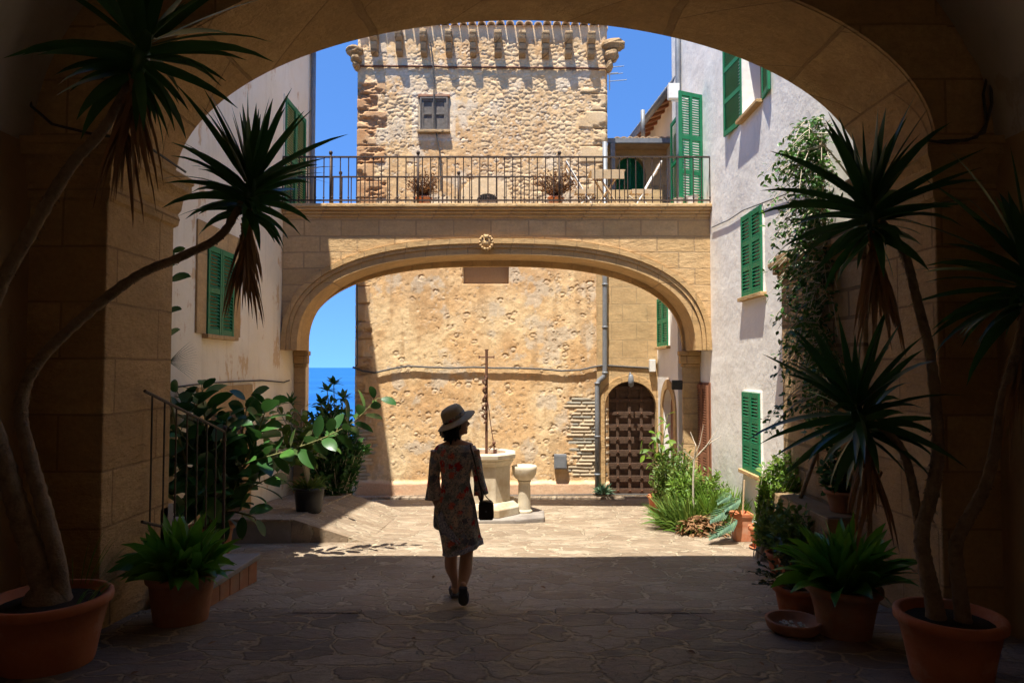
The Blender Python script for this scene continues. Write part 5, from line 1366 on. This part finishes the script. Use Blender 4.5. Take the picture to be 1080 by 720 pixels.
m = o.modifiers.new('soft', 'SMOOTH'); m.factor = .5; m.iterations = 4
# hair
mb = MB()
mb.ball(hd+Rz@Vector((-.022, 0, .01)), .098, .088, .105, 16, 12, .02, rot=Rz)
for k in range(70):
    a = R(rng.uniform(85, 275)); p0 = hd+Rz@Vector((math.cos(a)*.075-.012, math.sin(a)*.078, rng.uniform(-.05, .03)))
    q1 = p0+Vector((rng.uniform(-.035, .02), rng.uniform(-.02, .02), -.07)); q2 = q1+Vector((rng.uniform(-.035, .02), rng.uniform(-.03, .02), rng.uniform(-.03, -.07)))
    mb.tube([p0, q1, q2], [.018, .017, .006], 6, jit=.12)
mb.build('hair', M['hair'], H, smooth=True)
# hat: crown, brim, ribbon; tilted so the brim rises to the right
hc = wp(479.5, 441.5, .03); Rt = Matrix.Rotation(R(-28), 3, 'Y') @ Matrix.Rotation(R(10), 3, 'X')
def place(mbx, Rm, c): mbx.v = [tuple(c + Rm @ (Vector(v)*.93)) for v in mbx.v]
def mk(prof, n=40, wv=0, sx=1.0):
    q = MB(); q.lathe(prof, (0,0,0), n, sx=sx); 
    if wv: q.v = [(x, y, z + wv*math.sin(2*math.atan2(y, x)+.6)*max(0, math.hypot(x, y)-.09)*6) for x, y, z in q.v]
    return q
q = mk([(.098,-.0),(.103,.025),(.102,.06),(.094,.095),(.072,.118),(.035,.128),(.001,.13)], sx=1.08); place(q, Rt, hc)
ht = q.build('hat', M['straw'], H, smooth=True, solid=.004)
q = mk([(.100,.002),(.125,-.003),(.155,-.014),(.178,-.028),(.185,-.033)], 48, .012, 1.06); place(q, Rt, hc); q.build('brim', M['straw'], ht, smooth=True, solid=.005)
q = mk([(.1015,.002),(.106,.004),(.107,.038),(.1035,.040)], sx=1.08); place(q, Rt, hc)
for k in range(6):
    p0 = Vector((-.105, -.045, .015)); q2 = MB(); q2.blade(p0, (-.5, -.3+.1*k, -.5-.14*k), .14, .03, 1.2, 5, 'strap', .1, roll=k); q2.v = [tuple(hc+Rt@Vector(v)) for v in q2.v]; q.add(q2.v, q2.f)
q.build('ribbon', M['floral'], ht, smooth=True)
# dress
def loft(mb, rings, n=40, fold=lambda a, t: 1.0):
    b0 = len(mb.v)
    for i, (c, rx, ry, tilt) in enumerate(rings):
        t = i/(len(rings)-1)
        for k in range(n):
            a = 2*math.pi*k/n; f = fold(a, t)
            mb.v.append((c[0]+rx*f*math.cos(a), c[1]+ry*f*math.sin(a), c[2]+tilt*math.cos(a)))
    for i in range(len(rings)-1):
        for k in range(n): mb.f.append((b0+i*n+k, b0+i*n+(k+1)%n, b0+(i+1)*n+(k+1)%n, b0+(i+1)*n+k))
rings = []
for (py, l, r, ry, dy, tl) in ((468.5, 463.5, 497, .070, .0, 0), (471, 460, 500.5, .090, 0, 0), (476, 459, 502, .112, 0, 0), (486, 462.5, 499, .122, 0, 0), (498, 465, 496, .115, 0, 0), (508, 466, 495, .11, 0, 0), (518, 465, 497, .12, 0, 0), (531, 462, 500.5, .14, 0, 0), (544, 461, 502.5, .155, 0, 0), (555, 462.5, 504.5, .165, .01, 0), (564, 465, 506.5, .175, .01, 0), (571, 467, 508, .185, .01, .02), (577, 468.5, 508.5, .19, .01, .05)):
    a, c = wp(l, py), wp(r, py); rings.append((((a.x+c.x)/2, 6.0+dy, a.z), (c.x-a.x)/2, ry, tl))
mb = MB(); loft(mb, rings, 72, lambda a, t: 1 + (.012+.065*t*t)*math.sin(a*9+t*3) + .035*t*math.sin(a*4+1+t*4))
mb.v = [(x, y, z + (.008*math.sin(x*160)*(1 if z < rings[-2][0][2] else 0))) for x, y, z in mb.v]
dr_o = mb.build('dress', M['floral'], H, smooth=True, solid=.005)
mb = MB(); loft(mb, [((rings[-1][0][0], 6.01, rings[-1][0][2]+.03), rings[-1][1]*1.0, .193, .05), ((rings[-1][0][0], 6.01, rings[-1][0][2]-.012), rings[-1][1]*1.03, .20, .05)], 72, lambda a, t: 1+.055*math.sin(a*9+3)+.02*math.sin(a*31)*t)
mb.build('hem_lace', M['lace'], dr_o, smooth=True, solid=.003)
def sleeve(pts, rad, n=28):
    mb = MB(); P = smooth_path(pts, 4); m_ = len(P); rr = interp(rad, m_)
    b0 = len(mb.v)
    for i, p in enumerate(P):
        t = (P[min(i+1, m_-1)]-P[max(i-1, 0)]).normalized(); u = t.cross(Vector((0,1,0))).normalized(); w = t.cross(u)
        for k in range(n):
            a = 2*math.pi*k/n; f = 1+.07*(i/m_)*math.sin(a*6+i*.25)
            mb.v.append(tuple(p+(u*math.cos(a)+w*math.sin(a))*rr[i]*f))
    for i in range(m_-1):
        for k in range(n): mb.f.append((b0+i*n+k, b0+i*n+(k+1)%n, b0+(i+1)*n+(k+1)%n, b0+(i+1)*n+k))
    return mb
sleeve([wp(465, 473), wp(460, 484), wp(458, 500), wp(457.5, 513), wp(458, 526)], [.046, .053, .046, .054, .076]).build('sleeve', M['floral'], dr_o, smooth=True, solid=.005)
sleeve([wp(496, 472), wp(501, 483), wp(504, 498), wp(506, 510), wp(507.5, 521)], [.044, .048, .042, .047, .062]).build('sleeve', M['floral'], dr_o, smooth=True, solid=.005)
# gathered side drape held by the left hand, with its pale lace edge
mb = MB()
A0 = [wp(463, 528, -.06), wp(466, 540, -.12), wp(470, 551, -.15), wp(479, 560, -.17), wp(486, 566, -.185)]
A1 = [wp(458, 532, .04), wp(457.5, 545, .0), wp(458, 556, -.02), wp(465, 557.5, -.06), wp(474, 566, -.13)]
P0, P1 = smooth_path(A0, 5), smooth_path(A1, 5); n_ = len(P0)
for i in range(n_):
    for k in range(7):
        q = P0[i].lerp(P1[i], k/6); mb.v.append((q.x, q.y-.02*math.sin(k*2.1+i*.4), q.z))
mb.f = [(i*7+k, i*7+k+1, (i+1)*7+k+1, (i+1)*7+k) for i in range(n_-1) for k in range(6)]
mb.build('side_drape', M['floral'], dr_o, smooth=True, solid=.004)
mb = MB()
for i in range(n_):
    t = i/(n_-1); q = P0[i]; w_ = .012+.022*math.sin(math.pi*t)
    for k in range(3): mb.v.append((q.x+(k-1)*w_*.7, q.y-.012-.006*math.sin(i*1.3), q.z+(k-1)*w_*.9))
mb.f = [(i*3+k, i*3+k+1, (i+1)*3+k+1, (i+1)*3+k) for i in range(4, n_-1) for k in range(2)]
mb.build('lace_edge', M['lace'], dr_o, smooth=True, solid=.003)
# shoes
def shoe(parent, heel, toe, up, wd=.045):
    heel, toe, up = Vector(heel), Vector(toe), Vector(up).normalized(); ax = toe-heel; L = ax.length; ax.normalize(); sd = ax.cross(up).normalized(); up = sd.cross(ax)
    out = [(0, -.6), (.03, -.75), (.3, -.72), (.6, -.95), (.82, -.9), (.96, -.45), (1, 0), (.96, .45), (.82, .9), (.6, .95), (.3, .72), (.03, .75), (0, .6)]
    fn = lambda u, v, w: heel + ax*u + sd*v + up*w
    mb = MB(); mb.poly([(a*L, c*wd) for a, c in out], [], fn, -.028, 0); s = mb.build('shoe', M['sole'], parent, bevel=.005)
    mb = MB(); P = []
    for k in range(9):
        an = math.pi*k/8; P.append([fn(L*.50, math.cos(an)*wd*.98, math.sin(an)*.05), fn(L*.86, math.cos(an)*wd*.92, math.sin(an)*.036)])
    for p in P: mb.v += [tuple(p[0]), tuple(p[1])]
    mb.f = [(2*k, 2*k+1, 2*k+3, 2*k+2) for k in range(8)]
    mb.build('strap', M['shoe'], s, smooth=True, solid=.006)
shoe(H, Vector((lf[1].x+.003, 6.115, gz(6.11)+.030)), Vector((lf[3].x-.01, 6.40, gz(6.40)+.030)), (0, SLOPE, 1))
hl = W(488.7, 617.5, 5.725); shoe(H, hl, Vector((rt_toe.x, 5.93, gz(5.93)+.012)), (0, .78, .62))
# handbag
hb = wp(513, 537, -.02)
HB = thing('handbag', hb, 'small dark brown leather handbag hanging from the woman\'s right shoulder', 'handbag')
mb = MB(); mb.poly([(hb.x+a*.066, hb.z+c*.08) for a, c in ((-1,-.8),(-.85,-1),(.8,-1),(1,-.75),(.95,.6),(.7,.95),(0,1.02),(-.8,.95),(-1,.6))], [], XZ, hb.y-.04, hb.y+.04)
bg = mb.build('bag_body', M['leather'], HB, bevel=.014)
mb = MB(); mb.poly([(hb.x+a*.064, hb.z+c*.08) for a, c in ((-.9,.1),(-.4,-.15),(.4,-.15),(.9,.1),(.93,.6),(.68,.93),(0,1.0),(-.78,.93),(-.95,.6))], [], XZ, hb.y-.050, hb.y-.041)
mb.build('flap', M['leather'], HB, bevel=.004)
mb = MB(); mb.ball((hb.x, hb.y-.054, hb.z-.004), .009, .006, .009, 8, 6); mb.build('clasp', M['grey_metal'], HB)
mb = MB()
for (o_, dy_) in ((-.055, -.02), (.05, .02)):
    P = smooth_path([Vector((hb.x+o_, hb.y+dy_, hb.z+.065)), wp(509 if o_ < 0 else 512, 521, -.07+dy_), wp(505.5, 505, -.09), wp(501.5, 485, -.115), wp(496.5, 469.5, -.045), wp(495.5, 468.3, .03)], 4)
    mb.tube(P, .0075, 6, squash=.5)
mb.build('strap', M['leather'], HB, smooth=True)
mb = MB()
for i in range(16):
    x, y = rng.uniform(-2.6, 2.3), rng.uniform(3.9, 7.6)
    mb.blade((x, y, gz(y)+.012), (rng.uniform(-1, 1), rng.uniform(-1, 1), .15), rng.uniform(.035, .07), .028, .3, 4, 'oval', .35, roll=rng.uniform(-.3, .3))
tag(mb.build('fallen_leaves', M['dead'], flip=False), 'few dry brown leaves scattered over the shaded paving', 'fallen leaves', kind='stuff')
# ================================================================== LIGHT, SKY, CAMERA
Ld = Vector((.147, .29, -1)).normalized()
sun = bpy.data.lights.new('sun', 'SUN'); sun.energy = 4.2; sun.angle = R(.53); sun.color = (1, .95, .87)
so = bpy.data.objects.new('sun', sun); COL.objects.link(so); so.rotation_euler = Ld.to_track_quat('-Z', 'Y').to_euler()
wd = bpy.data.worlds.new('World'); SC.world = wd; wd.use_nodes = True
nt = wd.node_tree; bgn = nt.nodes['Background']; sky = nt.nodes.new('ShaderNodeTexSky'); sky.sky_type = 'NISHITA'; sky.sun_disc = False
d_ = -Ld; sky.sun_elevation = math.asin(d_.z); sky.sun_rotation = math.atan2(d_.x, d_.y)
sky.altitude = 2200; sky.air_density = 1.0; sky.dust_density = 0.0; sky.ozone_density = 6
tc = nt.nodes.new('ShaderNodeTexCoord'); va = nt.nodes.new('ShaderNodeVectorMath'); va.operation = 'ADD'; va.inputs[1].default_value = (0, 0, .22)
nt.links.new(tc.outputs['Generated'], va.inputs[0]); nt.links.new(va.outputs[0], sky.inputs[0])
mxs = nt.nodes.new('ShaderNodeMix'); mxs.data_type = 'RGBA'; mxs.blend_type = 'MULTIPLY'; mxs.inputs[0].default_value = 1; mxs.inputs[7].default_value = (.64, .90, 1.10, 1)
nt.links.new(sky.outputs[0], mxs.inputs[6]); nt.links.new(mxs.outputs[2], bgn.inputs[0]); bgn.inputs[1].default_value = .12
cam = bpy.data.cameras.new('camera'); co = bpy.data.objects.new('camera', cam); COL.objects.link(co)
cam.sensor_width = 36; cam.lens = 24; cam.clip_end = 200000; cam.clip_start = .05
co.location = (0, 0, CH); co.rotation_euler = (R(90)+TH, 0, 0); SC.camera = co
SC.view_settings.view_transform = 'Standard'; SC.view_settings.look = 'None'; SC.view_settings.gamma = 1; SC.view_settings.exposure = 1.38
SC.cycles.max_bounces = 7; SC.cycles.diffuse_bounces = 6; SC.cycles.use_adaptive_sampling = True; SC.cycles.adaptive_threshold = .025; SC.cycles.sample_clamp_indirect = 10; SC.cycles.use_denoising = True
try: SC.cycles.denoiser = 'OPENIMAGEDENOISE'
except Exception: pass
